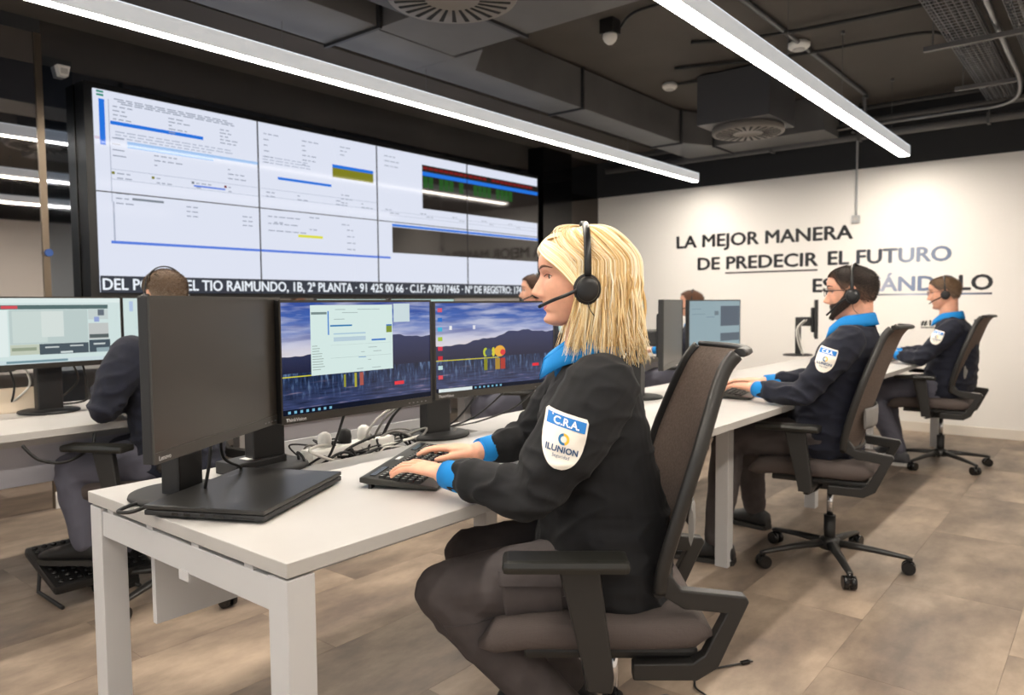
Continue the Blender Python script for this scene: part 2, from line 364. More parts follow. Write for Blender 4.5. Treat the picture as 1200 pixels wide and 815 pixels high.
# wire mesh cable trays
m_wire = M('zinc_wire',(120,121,124),.4,metal=.6)
def tray(y0, y1, z, x0, x1, label, ncab):
    e = empty('cable_tray',(x0,(y0+y1)/2,z),0,label,'cable tray','wire cable trays'); w=(y1-y0)/2; L = x1-x0
    long_ = MB()
    ys = [-w+2*w*k/6 for k in range(7)]
    for yy in ys: long_.tube([(0,yy,0),(L,yy,0)],.0028,5)
    for yy in (-w,w): long_.tube([(0,yy,.03),(L,yy,.03)],.0028,5); long_.tube([(0,yy,.06),(L,yy,.06)],.0035,5)
    long_.build('long_wires',m_wire,e)
    rung = MB().tube([(0,-w,.06),(0,-w,0),(0,w,0),(0,w,.06)],.0028,5).mesh('cross_wire',[m_wire])
    n = int(L/.055)
    for k in range(n): obj('cross_wire',rung,e,(k*.055+.02,0,-.003))
    for k in range(ncab):
        yy = -w+.03+(2*w-.06)*k/max(1,ncab-1)
        MB().tube(spline([(0,yy,.012),(L*.3,yy+random.uniform(-.012,.012),.014),(L*.65,yy+random.uniform(-.012,.012),.012),(L,yy,.014)],[.008]*4,6)[0],random.uniform(.006,.011),7).build('tray_cable',random.choice([m_cable,m_cable_g,m_cable]),e)
    return e
tray(.68,.88,2.79,3.6,7.1,'wire mesh cable tray nearest the front lamp, full of cables',7)
tray(.34,.54,2.79,3.6,7.1,'wire mesh cable tray at the upper right corner of the picture',5)
for x in (5.28,6.4):
    o = MB().box((x-.018,.25,2.735),(x+.018,1.0,2.765),bev=.003)
    for yy in (.30,.95): o.cyl((x,yy,2.75),(x,yy,ZC),.005,n=8)
    tag(o.build('tray_support',m_duct),'grey strut holding up the cable trays, '+('nearer one' if x < 6 else 'farther one by the white wall'),'bracket')
pipe('flexible_conduit',[(4.0,.62,2.84),(5.6,.61,2.78),(6.4,.60,2.72),(6.85,.72,2.70),(7.1,1.1,2.74),(7.2,1.9,2.76),(7.2,3.0,2.76)],.018,m_silver,'shiny steel conduit bending from the trays along the white wall','pipe',10)
pipe('pipe',[(7.36,-1.5,2.70),(7.36,4.6,2.70)],.035,m_duct,'thick dark pipe running along the wall above the white paint','pipe',12)
pipe('pipe',[(7.42,-1.5,2.84),(7.42,4.6,2.84)],.03,m_duct,'dark pipe high along the far wall close to the ceiling','pipe',12)
pipe('pipe',[(7.24,-1.0,2.92),(7.24,4.4,2.92)],.02,m_cond,'thin black pipe just under the ceiling along the far wall','pipe',8)
# clamps on the wall pipe
for k,yy in enumerate((.9,1.9,2.7)):
    o = MB().box((7.31,yy-.012,2.655),(7.41,yy+.012,2.745),bev=.003).cyl((7.36,yy,2.74),(7.36,yy,ZC),.004,n=6)
    tag(o.build('pipe_clamp',m_duct),('pipe hanger on the thick wall pipe, nearest the picture edge','pipe hanger on the thick wall pipe above the socket drop','pipe hanger on the thick wall pipe near the diffuser box')[k],'bracket','pipe hangers')
o = empty('wall_socket',(XW,1.985,1.98),0,'small grey wall box at the end of a thin vertical conduit','socket')
MB().box((-.035,-.035,-.035),(0,.035,.035),bev=.005).build('wall_box',M('grey_plastic2',(176,178,180),.5),o)
MB().box((-.039,-.02,-.015),(-.034,.02,.015)).build('cover',M('grey_plastic',(190,188,184),.5),o)
MB().tube(spline([(-.014,0,.035),(-.014,0,.5),(-.014,0,.72),(-.03,.0,.78),(-.12,.02,.80)],[.01]*5,6)[0],.010,8).build('drop_conduit',M('grey_plastic2',(176,178,180),.5),o)
# presence detector on the black glass
o = empty('wall_detector',(1.80,YW-.01,2.585),0,'small white presence detector high on the black wall','sensor')
MB().prism([(-.035,.03),(-.022,-.03),(.022,-.03),(.035,.03)],.05,ux=(1,0,0),uy=(0,0,1)).build('detector_body',m_whitepl,o)
MB().box((-.018,-.056,-.018),(.018,-.05,.012)).build('lens',M('grey_plastic',(190,188,184),.5),o)
# ------------------------------------------------------------------ wall lettering
SL = empty('wall_slogan',(XW,3.853,1.80),0,'large three line slogan in bold capitals on the white wall','lettering')
def wall_text(txt, y_left, y_right, zb, cap, mat, name, parent=None, boldy=.032):
    """lettering on the far wall, one part for each word"""
    full = text_mesh(txt, 1.0, extrude=.0); x0 = min(v.co.x for v in full.vertices); x1 = max(v.co.x for v in full.vertices); bpy.data.meshes.remove(full)
    sx = (y_left-y_right)/(x1-x0); sz = cap/.73; words = txt.split(' '); pos = 0
    for w in words:
        if pos: 
            pre = text_mesh(txt[:pos]+'I', 1.0, extrude=.0); ii = text_mesh('I', 1.0, extrude=.0)
            st = max(v.co.x for v in pre.vertices)-max(v.co.x for v in ii.vertices); bpy.data.meshes.remove(pre); bpy.data.meshes.remove(ii)
        else: st = 0.
        me0 = text_mesh(w, 1.0, extrude=.0); vs = []; fs = []
        for dx,dy in ((-boldy,0),(boldy,0),(0,-boldy*.7),(0,boldy*.7),(0,0)):       # heavy strokes
            o = len(vs); vs += [(-.003-.00004*len(fs)/max(1,len(me0.polygons)), -(v.co.x+st-x0+dx)*sx, (v.co.y+dy)*sz) for v in me0.vertices]; fs += [tuple(o+i for i in p.vertices) for p in me0.polygons]
        me = bpy.data.meshes.new(name); me.from_pydata(vs,[],fs); me.materials.append(mat); bpy.data.meshes.remove(me0)
        obj(name, me, SL, (0,y_left-3.853,zb-1.80)); pos += len(w)+1
def ink(name, a, b_, y0, y1):
    m = bpy.data.materials.new(name); m.use_nodes = True; nt = m.node_tree; b = nt.nodes['Principled BSDF']; b.inputs['Roughness'].default_value = .3
    tc = nt.nodes.new('ShaderNodeTexCoord'); sp = nt.nodes.new('ShaderNodeSeparateXYZ'); mr = nt.nodes.new('ShaderNodeMapRange'); cr = nt.nodes.new('ShaderNodeValToRGB')
    mr.inputs['From Min'].default_value = y0; mr.inputs['From Max'].default_value = y1
    nt.links.new(tc.outputs['Object'],sp.inputs[0]); nt.links.new(sp.outputs['Y'],mr.inputs['Value']); nt.links.new(mr.outputs[0],cr.inputs[0])
    el = cr.color_ramp.elements; el[0].color = (*lin(a[0]),1); el[0].position = a[1]; el[1].color = (*lin(a[2]),1); el[1].position = a[3]
    for c,p in b_: q = el.new(p); q.color = (*lin(c),1)
    nt.links.new(cr.outputs[0], b.inputs['Base Color']); return m
m_ink = M('black_vinyl_ink',(28,28,30),.35)
m_ink2 = ink('vinyl_letters_blue_fade',((30,32,36),0.,(46,52,62),1.),[((60,66,78),.28),((150,160,182),.42),((110,124,150),.6),((92,108,136),.8)],0,-1.70)  # dark at both ends, pale blue-grey in between
m_ink3 = ink('vinyl_letters_violet_fade',((30,32,36),0.,(24,25,28),1.),[((30,32,36),.1),((196,200,214),.36),((150,160,186),.5),((124,140,172),.62),((28,29,32),.82)],0,-1.51)  # dark at both ends, pale violet-grey in the middle
wall_text('LA MEJOR MANERA',3.853,2.018,1.80,.137,m_ink,'word')
wall_text('DE PREDECIR',3.60,2.336,1.553,.137,m_ink,'word')
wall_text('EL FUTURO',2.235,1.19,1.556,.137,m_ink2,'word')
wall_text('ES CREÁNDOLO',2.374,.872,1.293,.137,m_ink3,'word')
for y0,y1,z,m in ((3.29,2.336,1.510,m_ink),(2.06,.872,1.258,m_ink3)):
    MB().box((-.003,-(y0-y1),-.008),(0,0,.008)).build('underline',m,SL,(0,y0-3.853,z-1.80))
wall_text('#1',1.415,1.335,.975,.05,m_ink,'tag_word')
wall_text('ES',.995,.915,.985,.05,m_ink,'tag_word')
MB().box((-.003,-.5,-.004),(0,0,.004)).build('underline',m_ink,SL,(0,1.415-3.853,.955-1.80))
# ------------------------------------------------------------------ video wall
vw = empty('video_wall',(1.915,4.75,1.286),0,'huge wall of eight joined screens showing white software windows and a ticker','video wall')
VWW, VWH = 4.335, 1.212
MB().box((-.045,.012,-.03),(VWW+.03,.14,VWH+.035)).build('cabinet', M('black_cabinet',(12,12,13),.35), vw)
em_w = EM('screen_white',(222,227,242),1.0,.09,.07); em_v = EM('screen_pale',(205,214,236),.9,.06)
pm = MB().box((.003,0,.003),(VWW/4-.003,.012,VWH/2-.003)).mesh('panel',[em_w])
for i in range(4):
    for j in range(2): obj('panel', pm, vw, (i*VWW/4,0,j*VWH/2))
pal = {'blue':(38,118,226),'blue2':(92,130,226),'lblue':(160,196,240),'txt':(150,158,174),'grey':(128,136,146),'lgrey':(176,184,202),'olive':(128,128,24),'blk':(36,31,28),'green':(40,86,36),'red':(120,30,30),'strip':(58,62,72),'yellow':(226,226,70),'pink':(214,200,220),'white':(236,240,248),'teal':(40,140,120)}
def content(par, rects, W_, H_, name='screen_image', off=.0015, es=.95, front=-1, rough=.06):
    keys = []; b = MB(); 
    for n_,(x0,z0,x1,z1,c) in enumerate(rects):
        key = c if isinstance(c,str) else 'c%d_%d_%d' % tuple(c)
        if key not in keys: keys.append(key)
        y = front*(off+n_*.000012)
        b.quad([(x0*W_,y,z0*H_),(x1*W_,y,z0*H_),(x1*W_,y,z1*H_),(x0*W_,y,z1*H_)], keys.index(key))
    mats = []
    for k in keys:
        c = pal[k] if k in pal else tuple(int(t) for t in k[1:].split('_'))
        mats.append(EM('px_%s_%d' % (k,int(es*100)), c, es, rough, .6 if k == 'blk' else .12))
    return b.build(name, mats, par)
R = []
def tx(x, z, n, w=.045, c='txt', h=.0065):
    """a row of illegible tiny words"""
    for k in range(n):
        ww = w*random.uniform(.4,1.); R.append((x,z,x+ww,z+h,c)); x += ww+.012
R.append((.0,.915,.06,.93,'pink'))
for z in (1.19,1.17): R.append((.02,z,.06,z+.012,'teal'))
R += [(.031,.884,.064,1.154,'blue'),(.094,1.013,.681,1.035,'blue'),(.189,.905,1.083,.925,'lblue'),(.189,.885,.75,.903,'lblue'),(.606,.70,.829,.711,'blue2'),(.207,.57,.403,.584,'grey')]
R += [(.085,.55,.09,1.16,'lgrey'),(.09,.745,1.08,.748,'lgrey'),(.09,.685,1.08,.688,'lgrey'),(.09,.30,.10,.55,'lgrey')]
for k in range(3): tx(.12+.02*k,1.165-.012*k,12,.07)
for k in range(4): tx(.11,1.12-.025*k,random.randint(2,4))
for k in range(3): tx(.12,.97-.018*k,14,.06,'lgrey')
for k in range(3): tx(1.12,.97-.02*k,7,.07,'lgrey'); tx(1.15,.55-.05*k,5,.06); tx(2.25,1.14-.04*k,3,.06)
for k in range(5): tx(.45,1.11-.022*k,random.randint(1,3)); tx(.8,1.1-.022*k,random.randint(1,3))
for k in range(4): tx(.1,.93-.035*k,1,.08)
for k in range(3): tx(.35,.86-.03*k,random.randint(1,4)); tx(.85,.84-.03*k,random.randint(1,3))
for k in range(2):
    for x in (.12,.36,.62,.85): tx(x,.72-.028*k,random.randint(1,3)); R.append((x-.03,.716,x-.012,.732,random.choice(['red','grey','blk','olive'])))
for k in range(3): tx(.11,.60-.03*k,2,.05); tx(.55,.56-.03*k,2); tx(.95,.53-.03*k,2)
R += [(1.238,.823,1.71,.842,'blue'),(1.723,.901,2.129,.975,'olive'),(1.723,.975,2.129,1.0,'blue'),(1.10,.69,2.16,.693,'lgrey'),(1.10,.745,2.16,.748,'lgrey'),(1.4,.42,1.62,.44,'yellow')]
for k in range(6): tx(1.13,1.13-.04*k,random.randint(1,3)); tx(1.45,1.13-.035*k,random.randint(1,3)); tx(1.8,1.14-.03*k if k < 3 else .86-.03*k,random.randint(1,3))
for k in range(2):
    for x in (1.14,1.4,1.75,2.0): tx(x,.72-.028*k,random.randint(1,3))
for k in range(5): tx(1.2+.3*(k%3),.6-.03*k,2); tx(1.85,.5-.05*k,2)
R += [(.072,.298,2.30,.315,'blue2')]
R += [(2.677,.749,4.332,1.128,'blk'),(2.322,.35,4.332,.565,'blk'),(2.322,.570,4.332,.590,'blue')]
for k in range(24):
    x = 2.69+.065*k
    if random.random() < .85: R.append((x,1.09,x+.055,1.115,'red'))
    if random.random() < .7 and x < 3.9: R.append((x,.93,x+.055,1.03,'green'))
R += [(2.677,1.035,4.332,1.07,'blue')]
R += [(2.30,.66,4.33,.663,'lgrey'),(2.2,.69,4.33,.693,'lgrey')]
for k in range(5): tx(2.25+.4*k,.70,2); tx(2.3+.42*k,.675,2)
R += [(0,0,VWW,.102,'strip')]
content(vw, R, 1, 1)
for x in (1,2,3): MB().box((x*VWW/4-.003,-.0085,0),(x*VWW/4+.003,0,VWH)).build('panel_seam', M('seam_black',(18,19,22),.5), vw)
MB().box((0,-.0084,VWH/2-.003),(VWW,0,VWH/2+.003)).build('panel_seam', M('seam_black',(18,19,22),.5), vw)
t0 = text_mesh('DEL POZO DEL TIO RAIMUNDO, 1B, 2ª PLANTA · 91 425 00 66 · C.I.F: A78917465 · Nº DE REGISTRO: 1747 · C.I.F', .098, extrude=0.)
w_ = max(v.co.x for v in t0.vertices); tv = []; tf = []
for n_,(dx,dz) in enumerate(((-.0022,0),(.0022,0),(0,.0015),(0,-.0015))):
    o_ = len(tv); tv += [(.006+dx+v.co.x*(VWW-.014)/w_, -.0095-.0001*n_, .018+dz+v.co.y) for v in t0.vertices]; tf += [tuple(o_+i for i in p.vertices) for p in t0.polygons]
tm = bpy.data.meshes.new('ticker_text'); tm.from_pydata(tv,[],tf); bpy.data.meshes.remove(t0)
tm.materials.append(EM('ticker_white',(236,242,250),1.))
obj('ticker_text', tm, vw)
# ------------------------------------------------------------------ desks
def desk(x0, x1, y0, y1, label, left_end, right_end, group, notch=None, panel=True, flip=1):
    zt, th = .745, .028
    e = empty('desk', ((x0+x1)/2,(y0+y1)/2,0), 0, label, 'desk', group); cx, cy = (x0+x1)/2, (y0+y1)/2
    L, D = (x1-x0)/2, (y1-y0)/2; g = .0015
    poly = [(-L+g,-D),(L-g,-D),(L-g,D),(-L+g,D)]
    if notch:
        n0, n1, ny = notch[0]-cx, notch[1]-cx, notch[2]-cy
        poly = [(-L+g,-D),(L-g,-D),(L-g,D)] + ([(n1,D)] if n1 < L-.02 else []) + [(n1,ny),(n0,ny),(n0,D),(-L+g,D)]
        if n1 >= L-.02: poly = [(-L+g,-D),(L-g,-D),(L-g,ny),(n0,ny),(n0,D),(-L+g,D)]
    MB().prism(poly, th, o=(0,0,zt-th)).build('desktop', m_white_desk, e, bevel=.0015)
    s = .06
    legm = MB().box((-s/2,-s/2,0),(s/2,s/2,zt-th-.006)).mesh('leg',[m_white_metal])
    if left_end:
        for yy in (-D+s/2+.004, D-s/2-.004): obj('leg', legm, e, (-L+s/2+.004,yy,0), bevel=.002)
        MB().box((-L+.008,-D+s+.004,zt-th-.075),(-L+.058,D-s-.004,zt-th-.012)).build('end_rail', m_white_metal, e, bevel=.002)
        t_ = MB()
        for k in range(4): t_ = MB().box((-L+.009,-D+.12+k*.2,zt-th-.012),(-L+.05,-D+.15+k*.2,zt-th)).build('spacer', m_white_metal, e)
        MB().box((-L+.006,-.06,zt-th-.092),(-L+.04,-.02,zt-th-.07)).build('spacer', m_white_metal, e)
    inset = .245
    for yy in (-D+inset, D-inset):
        xx = L-s/2-.004 if right_end else L
        if right_end: yy = math.copysign(D-s/2-.004, yy)
        obj('leg', legm, e, (xx if right_end else xx-s/2-.001,yy,0), bevel=.002)
    for yy in (-D+inset, D-inset):
        MB().box((-L+.06,yy-.02,zt-th-.06),(L-.06,yy+.02,zt-th-.012)).build('long_rail', m_white_metal, e)
    if panel: MB().box((-L+.055,.195,.45),(L-.05,.213,zt-th-.012)).build('modesty_panel', m_white_metal, e, bevel=.001)
    if notch:
        n0, n1 = notch[0]-cx, min(notch[1]-cx, L-.005)
        b = MB(); b.box((n0,ny+.002,zt-.085),(n1,D+.02,zt-.08)).box((n0,D+.02,zt-.085),(n1,D+.026,zt+.035)).box((n0,ny,zt-.085),(n1,ny+.004,zt-.03))
        b.build('cable_tray', m_white_metal, e)
    return e
FX = [.744+1.24*k for k in range(6)]
names = ['white desk with a closed laptop and a keyboard, nearest the camera','white desk just behind the blond woman\'s chair','white desk the bearded man is typing on','white desk beyond the bearded man, mostly hidden','white desk at the far end of the front row, by the white wall']
for k in range(5):
    desk(FX[k],FX[k+1],1.126,1.969,names[k],k==0,k==4,'white desks of the front row',notch=(1.24,1.984,1.775) if k==0 else None)
bn = ['white desk under the back row screens, at the left picture edge','white desk in the back row where the grey-haired man sits','white desk in the middle of the back row','white back row desk behind the bearded man','white desk at the far end of the back row']
for k in range(5):
    dk = desk(-1.2+1.6*k,-1.2+1.6*(k+1),3.08,3.92,bn[k],k==0,k==4,'white desks of the back row')
    MB().box((-.74,-.08,.48),(.74,-.065,.70)).build('cable_panel', M('lilac_grey_panel',(196,197,208),.5), dk)
# ------------------------------------------------------------------ monitors
m_bezel = M('monitor_bezel',(48,45,41),.38); m_shell = M('monitor_shell',(24,24,25),.5)
m_off = M('screen_off',(50,46,42),.32,spec=.45,noise=((.5,.5,.5),1,(48,44,40),(52,48,44)))
def wallpaper():
    m = bpy.data.materials.new('lake_wallpaper'); m.use_nodes = True; nt = m.node_tree; N = nt.nodes.new; Lk = nt.links.new
    b = nt.nodes['Principled BSDF']; b.inputs['Base Color'].default_value = (.005,.005,.005,1); b.inputs['Roughness'].default_value = .22
    tc = N('ShaderNodeTexCoord'); sp = N('ShaderNodeSeparateXYZ'); Lk(tc.outputs['Generated'],sp.inputs[0])
    def ramp(src, els):
        r = N('ShaderNodeValToRGB'); Lk(src,r.inputs[0]); e = r.color_ramp.elements
        e[0].position = els[0][0]; e[0].color = (*lin(els[0][1]),1); e[1].position = els[-1][0]; e[1].color = (*lin(els[-1][1]),1)
        for p,c in els[1:-1]: q = e.new(p); q.color = (*lin(c),1)
        return r.outputs[0]
    def noi(scale, sc3, detail=4):
        mp = N('ShaderNodeMapping'); mp.inputs['Scale'].default_value = sc3; Lk(tc.outputs['Generated'],mp.inputs[0])
        n = N('ShaderNodeTexNoise'); n.inputs['Scale'].default_value = scale; n.inputs['Detail'].default_value = detail; Lk(mp.outputs[0],n.inputs['Vector']); return n.outputs['Fac']
    def math_(op, a, c):
        q = N('ShaderNodeMath'); q.operation = op
        for i,v in enumerate((a,c)):
            if isinstance(v,(int,float)): q.inputs[i].default_value = v
            else: Lk(v,q.inputs[i])
        return q.outputs[0]
    def mix(fac, a, c):
        q = N('ShaderNodeMix'); q.data_type = 'RGBA'; Lk(fac,q.inputs[0])
        for i,v in ((6,a),(7,c)):
            if isinstance(v,tuple): q.inputs[i].default_value = (*v,1)
            else: Lk(v,q.inputs[i])
        return q.outputs[2]
    z = sp.outputs['Z']; x = sp.outputs['X']
    sky = ramp(z, [(.5,(240,222,212)),(.6,(214,212,230)),(.72,(132,150,206)),(.86,(52,98,184)),(1.,(30,78,168))])
    cl = ramp(noi(3.2,(1.2,1,5)), [(.42,(0,0,0)),(.66,(255,255,255))])
    clf = N('ShaderNodeRGBToBW'); Lk(cl,clf.inputs[0])
    sky = mix(math_('MULTIPLY',clf.outputs[0],.6), sky, lin((224,226,242)))
    dk = ramp(noi(2.1,(1,1,6)), [(.5,(0,0,0)),(.7,(255,255,255))]); dkf = N('ShaderNodeRGBToBW'); Lk(dk,dkf.inputs[0])
    sky = mix(math_('MULTIPLY',dkf.outputs[0],.6), sky, lin((36,62,150)))
    ridge = math_('ADD', math_('MULTIPLY',noi(2.4,(1,0,0),3),.34), math_('ADD',math_('MULTIPLY',x,.16),.35))
    island = math_('LESS_THAN', z, ridge)
    hill = ramp(z, [(.34,(24,28,56)),(.62,(48,56,96))])
    lake = ramp(noi(6,(9,1,1.2),5), [(.35,(14,24,48)),(.55,(34,56,96)),(.72,(120,150,190))])
    lake2 = ramp(noi(5,(1.2,1,9),4), [(.3,(18,28,56)),(.6,(60,74,120)),(.75,(170,150,170))])
    lk = mix(ramp_bw(nt, ramp(z,[(.1,(255,255,255)),(.3,(40,40,40))])), lake, lake2)
    img = mix(island, sky, hill)
    img = mix(math_('LESS_THAN', z, .37), img, lk)
    Lk(img, b.inputs['Emission Color']); b.inputs['Emission Strength'].default_value = .85
    return m
def ramp_bw(nt, s):
    q = nt.nodes.new('ShaderNodeRGBToBW'); nt.links.new(s,q.inputs[0]); return q.outputs[0]
m_lake = wallpaper()
MW, MH = .54, .322
def monitor(lx, ly, ang, label, screen='off', zb=.892, stand=(0.,.20), w=MW, h=MH, brand=None, rects=None, zdesk=.745, group='desk monitors'):
    """left end of the screen at lx,ly; screen runs along angle ang; faces the -normal side; stand = offset along / behind"""
    a = rad(ang); ux = Vector((math.cos(a),math.sin(a),0)); n = Vector((-math.sin(a),math.cos(a),0))
    c = Vector((lx,ly,0))+ux*(w/2)
    e = empty('monitor',(c.x,c.y,zdesk),a,label,'monitor',group); z0 = zb-zdesk
    MB().box((-w/2,0,z0),(w/2,.022,z0+h),bev=.003).box((-w*.32,.02,z0+.05),(w*.32,.05,z0+h*.8),bev=.01).build('housing', m_shell, e)
    bt, bs = .022, .004
    b = MB(); b.box((-w/2,-.004,z0),(w/2,0,z0+bt)).box((-w/2,-.004,z0+h-bs*1.6),(w/2,0,z0+h)).box((-w/2,-.004,z0+bt),(-w/2+bs,0,z0+h-bs)).box((w/2-bs,-.004,z0+bt),(w/2,0,z0+h-bs))
    b.build('bezel', m_bezel, e)
    sw, sh = w-2*bs, h-bt-bs*1.6
    sm = {'off':m_off,'lake':m_lake}.get(screen) or EM('scr_%s' % screen, {'pale':(214,232,230),'ui':(150,172,180),'mint':(190,222,216)}[screen], .92, .18)
    sc = MB().box((0,-.0015,0),(sw,.0,sh)).build('screen', sm, e, (-w/2+bs,0,z0+bt))
    if rects: content(sc, rects, sw, sh, off=.0022, rough=.2)
    if stand is not None:
        so, sd = stand
        b = MB(); b.box((so-.05,sd-.035,.006),(so+.05,sd+.012,z0+h*.55),bev=.006); b.build('stand_column', m_black, e)
        MB().box((min(so,0)-.05,.045,z0+h*.32),(max(so,0)+.05,sd-.02,z0+h*.55),bev=.01).build('mount', m_black_soft, e)
        MB().lathe([(.002,0),(.115,0),(.12,.004),(.118,.010),(.10,.014),(.002,.015)],(so,sd-.01,0),n=40).build('base', m_black_soft, e)
    if brand:
        tm = text_mesh(brand, .013, bold=.0002, extrude=.0)
        for v in tm.vertices: v.co = Vector((-w/2+.012+v.co.x, -.0046, z0+.006+v.co.y))
        tm.materials.append(M('grey_print',(186,186,186),.5)); obj('brand_print', tm, e)
        bt_ = MB()
        for k in range(5): bt_.box((w/2-.10+k*.017,-.005,z0+.008),(w/2-.094+k*.017,-.004,z0+.011))
        bt_.build('button_marks', M('grey_mark',(110,110,110),.5), e)['kind'] = 'stuff'
    return e
icons = [('red',0),((40,110,200),1),((60,180,220),2),((170,200,60),3),((220,60,80),4),((200,50,60),5),((190,220,220),6),((220,80,90),7)]
L3 = [(0,0,1,.045,(16,22,40)),(.02,.004,.28,.041,(226,236,236))] + [(.30+.035*k,.012,.315+.035*k,.034,(120,180,210)) for k in range(7)]
for c,k in icons: L3.append((.018,.90-.107*k,.052,.945-.107*k,c if not isinstance(c,str) else (214,90,110)))
L3 += [(.105,.70,.125,.745,(240,240,240)),(.29,.70,.31,.745,(226,226,236)),(0,.352,.5,.362,(206,200,60)),(.80,.22,.86,.255,(226,50,60))]
L2 = [(0,0,1,.05,(14,20,38))] + [(.03+.035*k,.012,.045+.035*k,.036,(120,180,210)) for k in range(8)] + [(0,.335,.2,.345,(206,200,60)),(.37,.20,.383,.32,(150,150,50)),(.44,.19,.455,.325,(176,170,60)),(.475,.20,.50,.325,(170,90,80)),(.72,.165,.79,.20,(226,60,70))]
L2 += [(.17,.335,.71,.975,(216,236,232)),(.72,.80,.84,.985,(206,222,226))]
L2 += [(.275,.70,.283,.92,(70,130,210)),(.175,.89,.27,.912,(120,140,140)),(.29,.775,.43,.79,(40,120,180)),(.31,.70,.52,.712,(170,200,220)),(.31,.635,.52,.675,(186,208,220)),(.56,.625,.66,.642,(60,120,200)),(.665,.70,.705,.765,(130,150,60)),(.665,.765,.705,.78,(60,120,190)),(.47,.47,.52,.476,(80,140,200)),(.29,.48,.70,.483,(176,196,194)),(.29,.60,.70,.602,(176,196,194))]
for k in range(10): L2.append((.178,.60-.024*k,.178+random.uniform(.03,.08),.606-.024*k,(150,166,160)))
for k in range(16):
    x = random.uniform(.30,.62); z = random.choice([.36,.40,.44,.52,.56,.84,.87,.90,.93]); L2.append((x,z,x+random.uniform(.02,.07),z+.006,(160,178,178)))
m1 = monitor(.659,1.429,30.4,'monitor with a dark switched-off screen, nearest the camera','off',stand=(.075,.175),brand='Lenovo',zb=.896,h=.325)
m2 = monitor(1.099,1.667,0,'monitor showing a white software window over a lake picture','lake',stand=(-.2,.2),brand='ThinkVision',rects=L2)
m3 = monitor(1.712,1.725,-9.8,'monitor with desktop icons over a lake picture, behind the woman\'s arms','lake',stand=(-.18,.14),brand='ThinkVision',rects=L3,zb=.888)
# glowing tents on the lake picture
def tents(mon, x, z, s):
    sc = [c for c in mon.children if c.name.startswith('screen')][0]; sw, sh = MW-.008, MH-.0284
    for k,(dx,dz,rx,rz,c) in enumerate(((-.10,0,.020,.052,(190,200,60)),(-.035,0,.014,.055,(214,206,60)),(.02,.006,.046,.066,(236,176,70)),(.045,-.01,.022,.034,(226,70,70)),(-.075,-.004,.03,.045,(70,90,110)))):
        poly = [((x+dx+rx*math.cos(t*math.pi/10))*sw, (z+dz+rz*math.sin(t*math.pi/10))*sh) for t in range(20)]
        b = MB(); b.quad([(p[0],-.0036-k*.0001,p[1]) for p in poly]); b.build('picture_tent', EM('tent_%d' % k,c,.95), sc)
    for k,(dx,rx,c) in enumerate(((-.10,.014,(150,150,40)),(.0,.02,(190,150,60)),(.045,.02,(190,70,60)))):
        b = MB(); b.quad([((x+dx-rx)*sw,-.0038-k*.0001,(z-.21)*sh),((x+dx+rx)*sw,-.0038-k*.0001,(z-.21)*sh),((x+dx+rx)*sw,-.0038-k*.0001,(z-.08)*sh),((x+dx-rx)*sw,-.0038-k*.0001,(z-.08)*sh)]); b.build('picture_reflection', EM('tref_%d' % k,c,.8), sc)
tents(m3,.49,.425,1)
UI = [(.60,.40,1,.93,(96,106,118)) ,(.56,.10,1,.30,(100,110,120)),(.0,.30,1,.305,(130,150,160)),(.05,.80,.25,.81,(120,140,150)),(.3,.74,.5,.75,(110,130,150)),(.48,.66,.55,.76,(110,126,134)),(0,.14,.55,.16,(120,146,160))]
UI = [(.60,.50,.99,.90,(92,102,114)),(.60,.20,.99,.36,(96,106,116)),(.05,.84,.22,.85,(120,142,152)),(.05,.74,.3,.75,(120,142,152)),(.32,.68,.48,.69,(110,130,150)),(.48,.72,.56,.80,(112,126,134)),(0,.16,.55,.18,(120,146,160)),(0,.08,.9,.09,(128,152,160))]
monitor(3.02,1.592,17.5,'dark screened monitor standing behind the woman\'s empty chair back','off',stand=(-.1,.16))
monitor(3.827,1.86,-8,'monitor with a pale blue window, facing the bearded man','ui',rects=UI,stand=(0,.16))
monitor(6.30,1.92,18.0,'thin monitor seen edge-on behind the bearded man\'s face','off',stand=(-.12,.16))
CAM = [(0,.93,1,1,(226,240,238)),(0,.83,.9,.895,(88,112,112)),(.0,.84,.12,.88,(110,130,120)),(.13,.84,.24,.885,(214,80,90)),(0,.12,.17,.82,(228,240,238)),(.18,.30,.74,.82,(190,206,204)),(.2,.32,.44,.8,(204,218,214)),(.40,.40,.56,.8,(216,226,222)),(.18,.14,.38,.295,(196,204,186)),(.19,.20,.36,.25,(150,162,140)),(.38,.13,.74,.295,(78,90,98)),(.42,.23,.52,.25,(206,214,214)),(.60,.24,.70,.26,(206,214,214)),(.745,.66,.9,.82,(200,212,210)),(.82,.72,.87,.82,(104,114,124)),(.79,.62,.83,.70,(150,166,214)),(.745,.34,.9,.60,(196,200,198)),(.75,.36,.9,.42,(90,100,100)),(.745,.13,.91,.33,(74,86,96)),(.78,.25,.87,.275,(206,214,214)),(.8,.13,.9,.20,(150,170,176)),(0,.0,1,.06,(206,222,226)),(.15,.015,.58,.05,(120,150,160)),(.53,.14,.62,.17,(210,220,220))]
monitor(.955,3.50,0,'bright monitor with a camera picture grid at the left picture edge','pale',zb=.945,rects=CAM,h=.30,stand=(0,.12),group='back row monitors')
B2 = [(.05,.78,.08,.95,(180,200,230)),(.12,.84,.3,.85,(180,206,220)),(.2,.74,.32,.75,(180,206,220)),(.1,.5,.8,.51,(180,206,216))]
monitor(1.50,3.50,-4,'bright pale monitor behind the head of the grey-haired man','pale',zb=.945,rects=B2,h=.30,stand=(0,.12),group='back row monitors')
